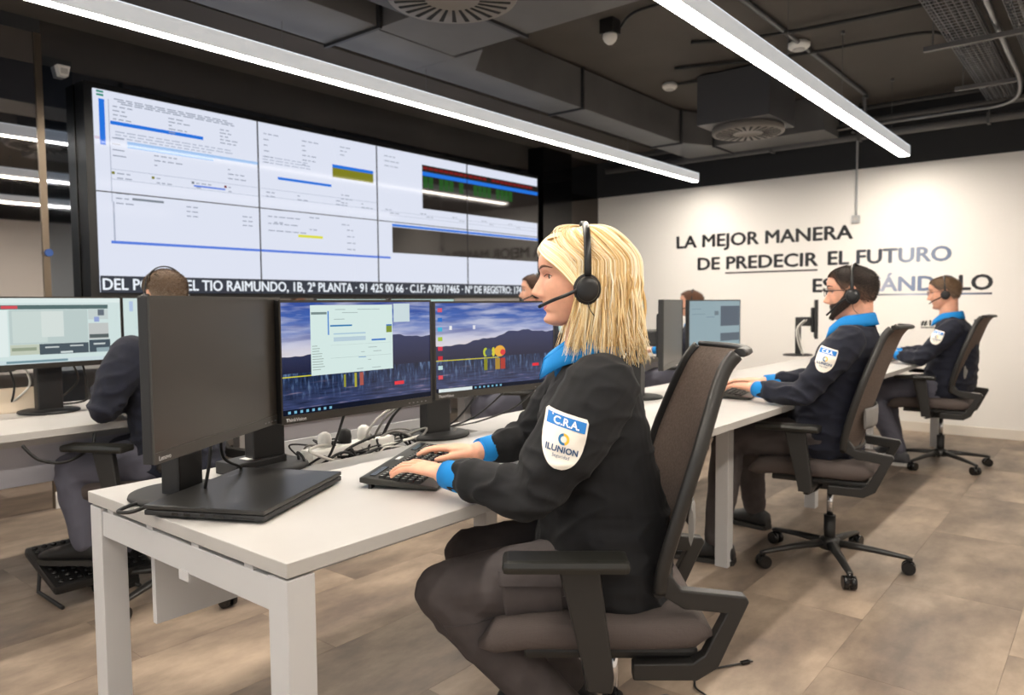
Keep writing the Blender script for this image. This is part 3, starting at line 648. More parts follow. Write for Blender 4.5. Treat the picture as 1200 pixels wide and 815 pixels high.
for k,(x,a,l) in enumerate(((2.55,3,'pale lit monitor in the middle of the back row, half hidden'),(3.10,-3,'pale lit back row monitor next to the seated colleague'),(4.4,0,'back row monitor behind the woman\'s hair'),(5.62,-6,'narrow strip of a pale monitor between the woman\'s hair and the dark screen'))):
    monitor(x,3.50,a,l,'mint',zb=.94,h=.30,stand=(0,.12),group='back row monitors')
# ------------------------------------------------------------------ laptop, keyboards, desk clutter
def laptop():
    e = empty('laptop',(.955,1.578,.745),rad(27.3),'closed black laptop lying on the nearest desk','laptop')
    L, D = .188, .142
    MB().box((-L,-D,.006),(L,D,.018),bev=.003).build('base', m_black_soft, e)
    MB().box((-L,-D,.0195),(L,D,.029),bev=.002).build('lid', M('laptop_lid',(34,33,32),.33,bump=(300,.03,.0005)), e)
    for x in (-.15,.15):
        for y in (-.11,.11): MB().cyl((x,y,0),(x,y,.007),.008,n=12).build('rubber_foot', m_cable, e)
    for y0,y1 in ((.03,.045),(.06,.075),(-.005,.006),(-.05,-.025)):
        MB().box((-L-.0006,y0,.0085),(-L+.002,y1,.0155)).build('port', m_dark_gloss, e)
    MB().box((-L-.0006,-.12,.010),(-L+.002,-.07,.012)).build('card_slot', m_dark_gloss, e)
    tm = text_mesh('ThinkPad', .016, bold=.0003, extrude=0.)
    for v in tm.vertices: v.co = Vector((.11-v.co.y*0+ (v.co.x-.03)*1.0, .105+v.co.y, .0294))
    tm.materials.append(M('grey_print2',(120,120,122),.4)); obj('brand_print', tm, e)
    return e
laptop()
m_key = M('key_cap',(30,30,29),.55); m_kbody = M('keyboard_body',(44,43,38),.45)
def keyboard(x, y, rz, label, L=.225, D=.09, z=.745):
    e = empty('keyboard',(x,y,z),rz,label,'keyboard','desk keyboards')
    b = MB()
    b.prism([(-D,.005),(-D+.01,.002),(D-.02,.012),(D,.016),(D,.028),(D-.015,.030),(-D+.05,.016),(-D,.010)],2*L,o=(L,0,0),ux=(0,1,0),uy=(0,0,1))
    b.v = [(p[0] if abs(p[0]) <= L+1e-6 else p[0], p[1], p[2]) for p in b.v]
    xs = [p[0] for p in b.v]; m_ = (min(xs)+max(xs))/2; b.v = [(p[0]-m_,p[1],p[2]) for p in b.v]
    b.build('body', m_kbody, e, bevel=.004)
    k = MB()
    def zs(yy): return .016+(yy+D-.05)/(2*D-.065)*.014
    for r in range(6):
        yy = -D+.052+r*.0185
        for c in range(21):
            xx = -L+.014+c*.0205
            if c in (15,): continue
            z0 = zs(yy); kk = .0075
            k.box((xx-kk,yy-kk,z0-.004),(xx+kk,yy+kk,z0+.007))
    o = k.build('keys', m_key, e); o['kind'] = 'stuff'
    pr = MB(); random.seed(3)
    for r in range(6):
        yy = -D+.052+r*.0185
        for c in range(21):
            if c == 15: continue
            xx = -L+.014+c*.0205; pr.quad([(xx-.004,yy-.002,zs(yy)+.0073),(xx-.0005,yy-.002,zs(yy)+.0073),(xx-.0005,yy+.004,zs(yy)+.0073),(xx-.004,yy+.004,zs(yy)+.0073)])
    o = pr.build('key_print', M('key_print',(200,200,190),.6), e); o['kind'] = 'stuff'
    MB().box((-.02,D-.03,.0285),(.02,D-.018,.0305)).build('label_plate', M('grey_print',(186,186,186),.5), e)
    for s in (-1,1): MB().box((s*L*.93-.012,D-.03,-.0),(s*L*.93+.012,D-.022,.018)).build('foot', m_cable, e)
    MB().box((-L+.02,D-.035,.0285),(-L+.12,D-.02,.031)).build('media_strip', m_dark_gloss, e); MB().box((L-.12,D-.035,.0285),(L-.02,D-.02,.031)).build('media_strip', m_dark_gloss, e)
    return e
keyboard(1.425,1.475,rad(29),'dark keyboard under the woman\'s hands',L=.235,D=.10)
keyboard(3.56,1.45,rad(12),'black keyboard under the bearded man\'s hands')
keyboard(6.15,1.40,rad(0),'black keyboard in front of the man at the far end')
# dock and power strip in the tray
e = empty('docking_station',(1.13,1.86,.745),rad(8),'black box dock behind the closed laptop','docking station')
MB().box((-.085,-.045,0),(.085,.045,.034),bev=.004).build('body', m_black, e)
MB().box((-.03,-.02,.034),(.0,.015,.0345)).build('sticker', m_whitepl, e); MB().box((.02,-.03,.034),(.06,-.015,.0345)).build('sticker', m_whitepl, e)
e = empty('power_strip',(1.47,1.86,.722),rad(4),'white power strip with plugs lying in the cable tray','power strip')
MB().box((-.17,-.03,0),(.17,.03,.05),bev=.008).build('body', m_whitepl, e)
for k in range(3):
    x = -.1+.08*k
    MB().lathe([(.02,.0),(.021,.02),(.018,.038),(.008,.045),(.002,.046)],(x,0,.05),n=18).build('plug', m_whitepl if k != 1 else m_black_soft, e)
random.seed(11)
def cable(pts, r, m, label, group=None, name='cable'):
    o = MB().tube(spline(pts,[r]*len(pts),8)[0], r, 7).build(name, m); tag(o, label, 'cable', group); return o
for k in range(26):
    x0 = random.uniform(1.26,1.80); y0 = random.uniform(1.80,1.93); pts = []
    x, y = x0, y0
    for j in range(7):
        pts.append((min(max(x,1.25),1.88), min(max(y,1.79),1.945), .73+random.uniform(-.03,.055)*(1 if 0<j<6 else .3)))
        x += random.uniform(-.13,.15); y += random.uniform(-.06,.06)
    cable(pts, random.choice([.0028,.0035,.004,.0045]), [m_cable,m_cable,m_cable_g,m_cable,m_cable_w][k%5], ['black','black','grey','black','white'][k%5]+' cable in the tangle in the desk tray behind the keyboard', 'tangled cables in the desk tray')
for k,(a,b_) in enumerate((((1.62,1.70,.93),(1.55,1.86,.74)),((1.66,1.70,.95),(1.60,1.88,.73)),((1.585,1.70,.92),(1.50,1.84,.76)),((1.69,1.72,.95),(1.63,1.9,.74)))):
    mid = ((a[0]+b_[0])/2-.015,(a[1]+b_[1])/2+.03,(a[2]+b_[2])/2)
    cable([a,mid,b_], .004, [m_cable_g,m_cable,m_cable_w,m_cable][k], ['grey cable hanging from the window monitor into the tray, frontmost','black cable hanging into the tray beside the window monitor','white cable hanging into the tray by the monitor gap','black cable hanging into the tray nearest the round base'][k],'hanging monitor cables')
cable([(.93,1.66,.91),(.955,1.70,.83),(1.02,1.74,.79),(1.06,1.80,.77)],.004,m_cable,'black cable dropping from the dark monitor to the dock')
cable([(.885,1.62,.91),(.88,1.63,.83),(.885,1.66,.765),(.95,1.74,.752),(1.08,1.82,.752)],.004,m_cable,'black cable dropping straight behind the closed laptop')
cable([(1.33,1.70,.90),(1.33,1.74,.82),(1.35,1.80,.76),(1.38,1.86,.735)],.004,m_cable,'black cable under the window monitor')
cable([(.735,1.64,.762),(.705,1.645,.757),(.70,1.69,.752),(.735,1.72,.751),(.80,1.74,.751)],.0045,m_cable,'short black cable plugged into the laptop\'s side')
cable([(1.95,1.72,.92),(1.90,1.80,.80),(1.84,1.86,.75),(1.78,1.90,.75),(1.72,1.93,.75)],.0035,m_cable,'cable looping behind the round monitor base, rear one')
cable([(2.10,1.70,.92),(2.05,1.84,.79),(1.94,1.90,.75),(1.82,1.93,.75),(1.72,1.95,.76)],.0035,m_cable,'long cable arching over the desk from the lake picture monitor')
cable([(2.22,1.66,.92),(2.25,1.82,.80),(2.12,1.90,.75),(1.95,1.90,.749),(1.83,1.87,.749)],.0035,m_cable,'cable curving to the desk behind the woman\'s arms')
# cables on back desk and beyond
for k in range(7):
    x = 1.02+.06*k+random.uniform(-.02,.02)
    cable([(x,3.62,.95),(x+.03,3.66,.86),(x+random.uniform(-.08,.08),3.72,.77),(x+random.uniform(-.15,.15),3.78,.752)],.0045,[m_cable,m_cable,m_cable_w,m_cable,m_cable_g,m_cable,m_cable][k],['black','black','white','black','grey','black','black'][k]+' cable hanging behind the back row screens by the picture edge','cables behind the back row screens')
cable([(.95,3.075,.70),(1.0,3.06,.64),(1.09,3.06,.62),(1.18,3.07,.66),(1.2,3.08,.71)],.006,m_cable,'black cable loop drooping under the back desk edge')
e = empty('desk_box',(1.17,3.74,.745),rad(-6),'low beige box behind the camera picture monitor','box')
b = MB(); b.box((-.14,-.05,0),(.14,.05,.004)).box((-.14,-.05,0),(-.137,.05,.10)).box((.137,-.05,0),(.14,.05,.10)).box((-.14,-.05,0),(.14,-.047,.10)).box((-.14,.047,0),(.14,.05,.10)); b.build('box_body', M('beige_card',(222,206,184),.7), e)
MB().box((-.137,-.047,.004),(.137,.047,.03)).build('box_filling', m_cable_g, e)
for k in range(9):
    x = 3.02+random.uniform(-.1,.2)
    cable([(x,1.78,1.0),(x+.02,1.85,.9),(x+random.uniform(-.1,.06),1.9,.8),(x+random.uniform(-.2,.1),1.88,.75),(x+random.uniform(-.25,.1),1.8,.75)],random.choice([.004,.005]),random.choice([m_cable,m_cable_g,m_cable_w]),'cable behind the dark monitor at the next desk','cables behind the second desk\'s monitor')
for k in range(3):
    cable([(6.22+.03*k,2.0,1.05),(6.16+.02*k,2.04,.98),(6.14+.03*k,2.02,.86),(6.2,2.0,.77)],.005,[m_cable_w,m_cable,m_cable_w][k],'cable looping from the edge-on monitor','cables of the edge-on monitor')
fc = cable([(2.333,.939,.006),(2.26,.985,.006),(2.19,1.02,.006),(2.10,.99,.006),(2.06,.93,.006),(1.95,.90,.006),(1.8,.92,.006)],.003,m_cable,'thin black cable lying on the floor behind the woman\'s chair')
pm_ = Matrix.Translation((2.350,.930,.0065)) @ Matrix.Rotation(rad(-28),4,'Z')
MB().box((-.018,-.007,-.005),(.014,.007,.005),bev=.002,mat=pm_).build('plug', m_dark_gloss, fc); MB().box((.014,-.0055,-.0025),(.026,.0055,.0025),mat=pm_).build('plug_tip', m_silver, fc)
# ------------------------------------------------------------------ office chairs
m_mesh = M('brown_mesh_fabric',(104,92,84),.8,bump=(240,.6,.0015,'w'),noise=((160,160,160),1,(88,77,70),(118,104,95)))
_nt = m_mesh.node_tree; _tr = _nt.nodes.new('ShaderNodeBsdfTranslucent'); _tr.inputs[0].default_value = (*lin((150,134,122)),1); _mx = _nt.nodes.new('ShaderNodeMixShader'); _mx.inputs[0].default_value = .35
_nt.links.new(_nt.nodes['Principled BSDF'].outputs[0],_mx.inputs[1]); _nt.links.new(_tr.outputs[0],_mx.inputs[2]); _nt.links.new(_mx.outputs[0],_nt.nodes['Material Output'].inputs[0])
m_seatf = M('brown_seat_fabric',(78,69,66),.85,bump=(420,.7,.0012,'w'))
m_frame = M('chair_frame',(33,32,31),.40)
m_arm = M('arm_pad',(30,30,27),.36)
def chair(O, a, label, phase, dz=0., grp='mesh back office chairs'):
    e = empty('office_chair',(O[0],O[1],0),rad(90+a),label,'chair',grp)
    # seat cushion
    rows = []
    NX, NY = 14, 18
    def seat_ring(t, sh):
        x = -.195+.515*t; hw = .235*(1-.10*abs(2*t-1)**4)*(1 if t < .9 else 1-.3*(t-.9)); return x, hw
    b = MB(); rings = []
    for i in range(NX+1):
        t = i/NX; x, hw = seat_ring(t,0); fr = max(0,(t-.72)/.28); drop = .03*fr**2
        edge = min(1., min(t,1-t)/.09); hh = .040*math.sqrt(max(0.02,1-(1-edge)**2))
        zc = .470+dz-drop
        ring = []
        for k in range(24):
            th = 2*math.pi*k/24; cy = math.cos(th); sy = math.sin(th)
            yy = hw*math.copysign(abs(cy)**.35,cy); zz = hh*math.copysign(abs(sy)**.6,sy)
            if sy > 0: zz += -.012*(1-abs(yy/hw)**2)*0 + .006
            ring.append(Vector((x,yy,zc+zz)))
        rings.append(ring)
    b.ring_loft(rings); b.build('seat', m_seatf, e)
    MB().box((-.17,-.19,.405+dz),(.22,.19,.432+dz),bev=.01).build('seat_pan', m_frame, e)
    MB().box((-.10,-.075,.355+dz),(.12,.075,.41+dz),bev=.012).build('mechanism', m_black, e)
    MB().tube([(.02,.07,.385+dz),(.03,.20,.38+dz),(.06,.27,.375+dz)],[.006,.006,.014],8,ry=[.006,.006,.005]).build('lever', m_black, e)
    # backrest: side profile (x,z) from lumbar to top
    prof = [(-.075,.565),(-.080,.62),(-.10,.70),(-.135,.82),(-.175,.94),(-.215,1.045),(-.245,1.085)]
    P = spline([(p[0],0,p[1]+dz) for p in prof],[1]*len(prof),4)[0]
    def hw(z): 
        t = (z-dz-.565)/(1.085-.565); return .215+.02*math.sin(math.pi*min(1,t*1.1))-.035*max(0,t-.6)/.4
    rows = []
    for p in P:
        w = hw(p.z); rows.append([Vector((p.x-.055*(1-(q/8)**2), w*q/8, p.z)) for q in range(-8,9)])
    g = MB(); g.grid(rows); back = g.build('backrest', m_mesh, e)
    so = back.modifiers.new('solid','SOLIDIFY'); so.thickness = .006
    fr = MB()
    for s in (-1,1):
        pts = [(p.x-.004,s*hw(p.z),p.z) for p in P]; fr.tube(pts,[.011]*len(pts),8,ry=.016,up=(1,0,0))
    top = [(P[-1].x-.055*(1-(q/8)**2)-.012, hw(P[-1].z)*q/8, P[-1].z+.004) for q in range(-8,9)]; fr.tube(top,.009,8,ry=.014,up=(1,0,.3))
    bot = [(P[0].x-.055*(1-(q/8)**2), hw(P[0].z)*q/8, P[0].z) for q in range(-8,9)]; fr.tube(bot,.012,8)
    fr.build('back_frame', m_frame, e)
    MB().tube([(-.155,-.17,.70+dz),(-.178,-.09,.70+dz),(-.185,0,.70+dz),(-.178,.09,.70+dz),(-.155,.17,.70+dz)],[.006]*5,8,ry=.045,up=(0,0,1)).build('lumbar_pad', M('grey_band',(120,118,116),.6), e)
    # rear brackets: out and back from the frame, then forward under the seat
    for s in (-1,1):
        y = s*.205
        poly = [(-.085,.56),(-.070,.60),(-.095,.615),(-.125,.575),(-.265,.560),(-.272,.548),(-.205,.40),(-.16,.372),(-.02,.372),(-.02,.41),(-.15,.412),(-.175,.43),(-.222,.523),(-.13,.532)]
        poly = [(p[0],p[1]+dz) for p in poly]
        br = MB(); br.prism(poly,.034,o=(0,y+.017,0),ux=(1,0,0),uy=(0,0,1)); br.build('back_bracket', m_frame, e, bevel=.004)
    MB().box((-.155,-.205,.376+dz),(-.10,.205,.405+dz),bev=.008).build('bracket_bridge', m_frame, e)
    # arms
    for s in (-1,1):
        y = s*.292
        MB().box((.0,y-.042,.648+dz),(.262,y+.042,.676+dz),bev=.012).build('arm_pad', m_arm, e)
        p = MB(); p.prism([(.06,.648),(.145,.648),(.095,.44),(.085,.39),(.035,.385),(.03,.42)],.028,o=(0,y+.014,dz),ux=(1,0,0),uy=(0,0,1)); p.build('arm_post', m_frame, e, bevel=.005)
        MB().box((.03,min(s*.10,y),.385+dz),(.09,max(s*.10,y),.41+dz),bev=.006).build('arm_bracket', m_frame, e)
    # column and base
    MB().cyl((0,0,.20),(0,0,.36+dz),.014,n=16).build('gas_lift', m_chrome, e)
    MB().cyl((0,0,.075),(0,0,.225),.024,.026,n=18).build('lift_sleeve', m_black, e)
    MB().lathe([(.01,.07),(.045,.072),(.05,.09),(.045,.115),(.03,.125),(.005,.126)],n=20).build('hub', m_frame, e)
    for k in range(5):
        t = rad(phase+72*k)
        lg = MB(); lg.tube([(.03,0,.098),(.18,0,.088),(.315,0,.072),(.335,0,.066)],[.024,.019,.014,.012],10,ry=[.017,.014,.010,.009],up=(0,0,1))
        l = lg.build('base_leg', m_frame, e, (0,0,0), 0, (0,0,t))
        cs = MB().cyl((.33,0,.048),(.33,0,.07),.008,n=10).box((.308,-.012,.030),(.345,.012,.054),bev=.005)
        for s in (-1,1): cs.cyl((.322,s*.006,.029),(.322,s*.026,.029),.029,.028,n=20)
        cs.build('caster', m_dark_gloss, l)
    return e
# ------------------------------------------------------------------ people
def fuse(mb, voxel, it=2, fac=.5):
    me = mb.mesh('tmp'); o = bpy.data.objects.new('tmp', me); COL.objects.link(o)
    r = o.modifiers.new('r','REMESH'); r.mode = 'VOXEL'; r.voxel_size = voxel; r.use_smooth_shade = True
    if it: s = o.modifiers.new('s','SMOOTH'); s.iterations = it; s.factor = fac
    dg = bpy.context.evaluated_depsgraph_get(); m2 = bpy.data.meshes.new_from_object(o.evaluated_get(dg))
    bpy.data.objects.remove(o); bpy.data.meshes.remove(me); m2.materials.clear()
    m2.polygons.foreach_set('use_smooth', [True]*len(m2.polygons)); return m2
def cubic(tab, x):
    xs = [t[0] for t in tab]; ys = [t[1] for t in tab]
    if x <= xs[0]: return ys[0]
    if x >= xs[-1]: return ys[-1]
    i = max(k for k in range(len(xs)-1) if xs[k] <= x); h = xs[i+1]-xs[i]; t = (x-xs[i])/h
    def sl(k):
        if k == 0: return (ys[1]-ys[0])/(xs[1]-xs[0])
        if k == len(xs)-1: return (ys[-1]-ys[-2])/(xs[-1]-xs[-2])
        return (ys[k+1]-ys[k-1])/(xs[k+1]-xs[k-1])
    a, b = sl(i)*h, sl(i+1)*h
    return (2*t**3-3*t*t+1)*ys[i]+(t**3-2*t*t+t)*a+(-2*t**3+3*t*t)*ys[i+1]+(t**3-t*t)*b
FX_ = [(-11.9,5.0),(-11.5,6.7),(-10.9,7.6),(-10.1,7.85),(-9.0,7.35),(-7.8,7.7),(-6.8,7.9),(-5.9,8.05),(-5,8.2),(-4,8.4),(-3,8.5),(-2,8.5),(-1,8.4),(0,8.35),(1,8.7),(2,9.2),(3,9.45),(4,9.45),(5.5,9.15),(7,8.4),(8.5,7.1),(10,4.7),(11,1.8),(11.3,.3)]
BX_ = [(-11.6,3.6),(-11,2.2),(-10,.8),(-9,-.8),(-8,-2.4),(-7,-4.3),(-6,-5.9),(-5,-7),(-4,-7.8),(-3,-8.4),(-2,-8.9),(0,-9.5),(2,-9.8),(4,-9.6),(6,-8.8),(8,-7),(9.5,-4.8),(10.5,-2.7),(11.3,-.3)]
WX_ = [(-11.6,1.6),(-11,3.2),(-10,4.3),(-9,5.0),(-8,5.55),(-7,5.95),(-6,6.25),(-5,6.45),(-4,6.65),(-2,6.95),(0,7.2),(2,7.5),(4,7.55),(6,7.15),(8,6.1),(9.5,4.6),(10.5,2.9),(11.3,.3)]
NX_ = [(-6,0),(-5.5,.2),(-5.05,1.0),(-4.5,2.35),(-4.0,2.95),(-3.4,2.75),(-2.4,2.15),(-1.2,1.5),(0,.85),(1,.35),(2.2,0)]
NS_ = [(-5.8,1.7),(-4.8,1.7),(-3.9,1.3),(-2.6,1.0),(-1.2,.9),(0,.85),(2,1.1)]
def g2(a, b, s, t): return math.exp(-(a/s)**2-(b/t)**2)
def head_pt(z, th, off=0., jaw=1.):
    """point on the head surface in cm; th = 0 front, 90 deg = left"""
    fx, bx, w = cubic(FX_,z), cubic(BX_,z), cubic(WX_,z)
    if z < -4: w *= 1+(jaw-1)*min(1,(-4-z)/4)
    x0 = cubic([(-11.6,4.5),(-10,3),(-8,1.2),(-6,.2),(-3,-.3),(11,-.3)],z)
    c, s = math.cos(th), math.sin(th)
    if c > 0: x = x0+(fx-x0+off)*c**.92
    else: x = x0-(x0-bx+off)*(-c)**.95
    y = math.copysign((w+off)*abs(s)**.95, s)
    if c > 0:
        x += cubic(NX_,z)*math.exp(-(y/cubic(NS_,z))**2)
        x += .55*g2(y,z+6.1,2.0,.5) + .6*g2(y,z+7.65,1.8,.55) - .25*g2(y,z+6.85,2.2,.25)
        x += .45*g2(y,z+10.4,2.0,1.1)
        for q in (-1,1):
            x -= .95*g2(y-q*3.1,z-.1,1.35,.85); x += .35*g2(y-q*3.2,z-1.7,2.2,.6); x += .35*g2(y-q*4.3,z+3.0,1.8,1.5)
            x += .25*g2(y-q*1.25,z+4.6,.5,.5)
    return Vector((x,y,z if z < 2 else 2+(z-2)*.90))
def head_matrix(c, yaw=0., pitch=0., s=1., roll=0.):
    return Matrix.Translation(Vector(c)) @ Matrix.Rotation(rad(yaw),4,'Z') @ Matrix.Rotation(rad(pitch),4,'Y') @ Matrix.Rotation(rad(roll),4,'X') @ Matrix.Scale(s*.01,4)
def add_head(mb, T, jaw=1., ears=True):
    zs = [-11.85,-11.6,-11.35]+[-11.1+.30*k for k in range(73)]+[10.9,11.15,11.28]
    zs = [z for z in zs if z <= 11.28]; zs.sort()
    mb.ring_loft([[T @ head_pt(z,2*math.pi*k/72,0,jaw) for k in range(72)] for z in zs])
    if ears:
        for q in (-1,1):
            E = T @ Matrix.Translation((-.6,q*7.25,-1.0)) @ Matrix.Rotation(rad(-12),4,'Y') @ Matrix.Rotation(rad(q*-18),4,'Z')
            mb.ellipsoid((0,0,0),(1.75,.55,3.1),mat=E)
            ring = [(1.5*math.cos(t*math.pi/8)-.1, q*.55, 2.7*math.sin(t*math.pi/8)) for t in range(-5,10)]
            mb.tube([E @ Vector(p) for p in ring], .42*T.to_scale().x, 8)
def add_hand(mb, wrist, d, n, side, s=1., curl=(22,30,18), spread=5., yawf=0., thumb=35):
    """wrist point, direction to the fingers, palm-down normal (towards the back of the hand), side=+1 left hand"""
    d = Vector(d).normalized(); n = Vector(n); n = (n-d*n.dot(d)).normalized(); l = n.cross(d)*1.0   # l points to the hand's left
    out = l*side        # away from the thumb is outward; thumb lies on -out
    c = .01*s; wrist = Vector(wrist)
    # palm
    rings = []
    for t,w,h in ((-.12,2.5,1.9),(.1,2.7,1.75),(.35,3.2,1.6),(.6,3.7,1.5),(.85,3.95,1.35),(1.0,3.8,1.05),(1.06,3.0,.7)):
        p = wrist+d*(8.6*t*c)+n*(.25*c*math.sin(math.pi*max(0,t)))
        rings.append([p+l*(w*c*math.copysign(abs(math.cos(2*math.pi*k/16))**.8,math.cos(2*math.pi*k/16)))+n*(h*c*math.sin(2*math.pi*k/16)) for k in range(16)])
    mb.ring_loft(rings)
    lens = ((4.2,2.5,2.1),(4.7,2.9,2.2),(4.4,2.7,2.1),(3.4,2.0,1.9)); tips = []
    for k in range(4):
        off = (-2.85+1.95*k)          # from index (thumb side) to little finger
        base = wrist+d*((8.2-(.0,-.15,.15,.75)[k])*c)+out*(off*c)+n*(.15*c)
        a0 = rad(spread*(k-1.5)); dirv = d*math.cos(a0)+out*math.sin(a0); pts = [base-dirv*1.2*c, base]; ang = 0; p = base; rs = [.92*c,.92*c]
        for j in range(3):
            ang += rad(curl[j]*(1+.1*k)); dv = dirv*math.cos(ang)-n*math.sin(ang); p = p+dv*lens[k][j]*c; pts.append(p); rs.append((.82,.74,.60)[j]*c*(.9 if k == 3 else 1))
        mb.capsule(pts, rs, 10); tips.append((p, (pts[-1]-pts[-2]).normalized(), n, dirv))
    tb = wrist+d*2.2*c-out*2.2*c-n*.5*c
    a = rad(thumb); t1 = d*math.cos(a)-out*math.sin(a)-n*.25; t1.normalize(); t2 = (d*math.cos(a*.45)-out*math.sin(a*.45)-n*.35).normalized()
    p1 = tb+t1*4.2*c; p2 = p1+t2*3.0*c; p3 = p2+(t2*.9+d*.3-n*.1).normalized()*2.2*c
    mb.capsule([tb-t1*.8*c,tb,p1,p2,p3],[1.2*c,1.45*c,1.05*c,.92*c,.66*c],10)
    return tips, c
def wrinkle(me, amp, fn=None, seed=0., stretch=(1,1,1), scale=14., offset=0.):
    me.calc_loop_triangles() if False else None
    n = len(me.vertices); nor = [v.normal.copy() for v in me.vertices]
    for i,v in enumerate(me.vertices):
        p = Vector((v.co.x*stretch[0]+seed, v.co.y*stretch[1]+seed*2, v.co.z*stretch[2]))
        a = 1-abs(noise.noise(p*scale)*2); b = noise.noise(p*scale*2.3+Vector((5,3,1)))
        k = amp*((a*a*.9-.45)+.3*b)
        if fn: k *= fn(v.co)
        v.co += nor[i]*(k+offset)
    me.update()
def bvh(me): return BVHTree.FromPolygons([v.co for v in me.vertices],[tuple(p.vertices) for p in me.polygons])
def decal(me2d, o, u, v, dirv, tree, lift, sub=0):
    """lay a flat mesh (x along u, y along v) on a surface along dirv"""
    o, u, v, dv = Vector(o), Vector(u), Vector(v), Vector(dirv).normalized()
    for q in me2d.vertices:
        p = o+u*q.co.x+v*q.co.y; h = tree.ray_cast(p-dv*.15, dv, .4)
        q.co = (h[0]-dv*lift) if h[0] is not None else p-dv*lift
    me2d.update()
def shield_rows(w, h, n=30, m=34, k=1.):
    rows = []
    for i in range(m+1):
        t = i/m; y = h/2-h*t
        if t < .06: hw = w/2*(.9+.1*t/.06)
        elif t < .45: hw = w/2*(1+.02*math.sin(t*3))
        else: hw = w/2*math.sqrt(max(0.0,1-((t-.45)/.56)**2))
        rows.append([Vector((hw*k*(2*j/n-1),y*k,0)) for j in range(n+1)])
    return rows
def patch(par, tree, o, u, v, dirv, h, small=False):
    w = h*.80
    a = MB(); a.grid(shield_rows(w,h)); me = a.mesh('badge',[M('badge_white',(232,226,216),.7)]); decal(me,o,u,v,dirv,tree,.0030); b = obj('badge', me, par)
    def lay(mb, name, m, lift, key=None):
        me = mb.mesh(name,[m]); decal(me,o,u,v,dirv,tree,lift); return obj(name, me, b)
    q = MB(); q.grid([[Vector((w*.455*(2*j/12-1),h*(.44-.20*i/4),0)) for j in range(13)] for i in range(5)]); lay(q,'badge_band',M('badge_blue',(0,112,190),.6),.0042)
    def txt(t, size, x, y, m, bold=.0):
        me = text_mesh(t, size, bold=bold, extrude=0., align='CENTER'); me.materials.clear(); me.materials.append(m)
        for vv in me.vertices: vv.co.x += x; vv.co.y += y
        decal(me,o,u,v,dirv,tree,.0056); obj('badge_lettering', me, b)
    txt('C.R.A.',h*.19,0,h*.275,M('badge_white2',(240,240,240),.6),h*.004)
    for kk,(a0,a1,c) in enumerate(((100,290,(0,100,150)),(290,460,(232,178,40)))):
        r = MB(); r.grid([[Vector((rr*math.cos(rad(a0+(a1-a0)*j/14)),h*.045+rr*math.sin(rad(a0+(a1-a0)*j/14)),0)) for j in range(15)] for rr in (h*.058,h*.105)]); lay(r,'badge_ring',M('ring_%d' % kk,c,.6),.0046)
    txt('ILUNION',h*.155,0,-h*.195,M('badge_navy',(20,66,110),.6),h*.004)
    if not small: txt('Seguridad',h*.085,0,-h*.29,M('badge_navy',(20,66,110),.6))
    else: txt('Seguridad',h*.085,0,-h*.29,M('badge_navy',(20,66,110),.6))
m_navy = M('navy_fleece',(15,19,35),.9,bump=(500,.25,.001),sheen=.03,noise=((30,30,30),3,(13,17,31),(18,22,40)))
m_navy_w = M('navy_fleece_dark',(10,11,15),.9,bump=(500,.25,.001),sheen=.02,noise=((30,30,30),3,(8,9,12),(13,14,19)))
m_blue = M('blue_polo_cotton',(0,124,196),.8,bump=(700,.2,.0006))
m_trou = M('dark_grey_trousers',(70,64,64),.82,bump=(600,.15,.0006),noise=((20,20,20),3,(65,59,59),(76,70,70)))
m_trou2 = M('slate_trousers',(84,84,96),.85,bump=(600,.15,.0006))
m_shoe = M('black_shoe_leather',(26,26,27),.5); m_sole = M('shoe_sole',(40,38,36),.7)
m_hset = M('headset_plastic',(20,20,22),.35); m_foam = M('ear_foam',(28,28,30),.8,bump=(120,.4,.002))
def skin_mat(name, c): return M(name, c, .48, spec=.35, sss=.12, noise=((28,28,28),4,tuple(int(v*.93) for v in c),tuple(min(255,int(v*1.03)) for v in c)))
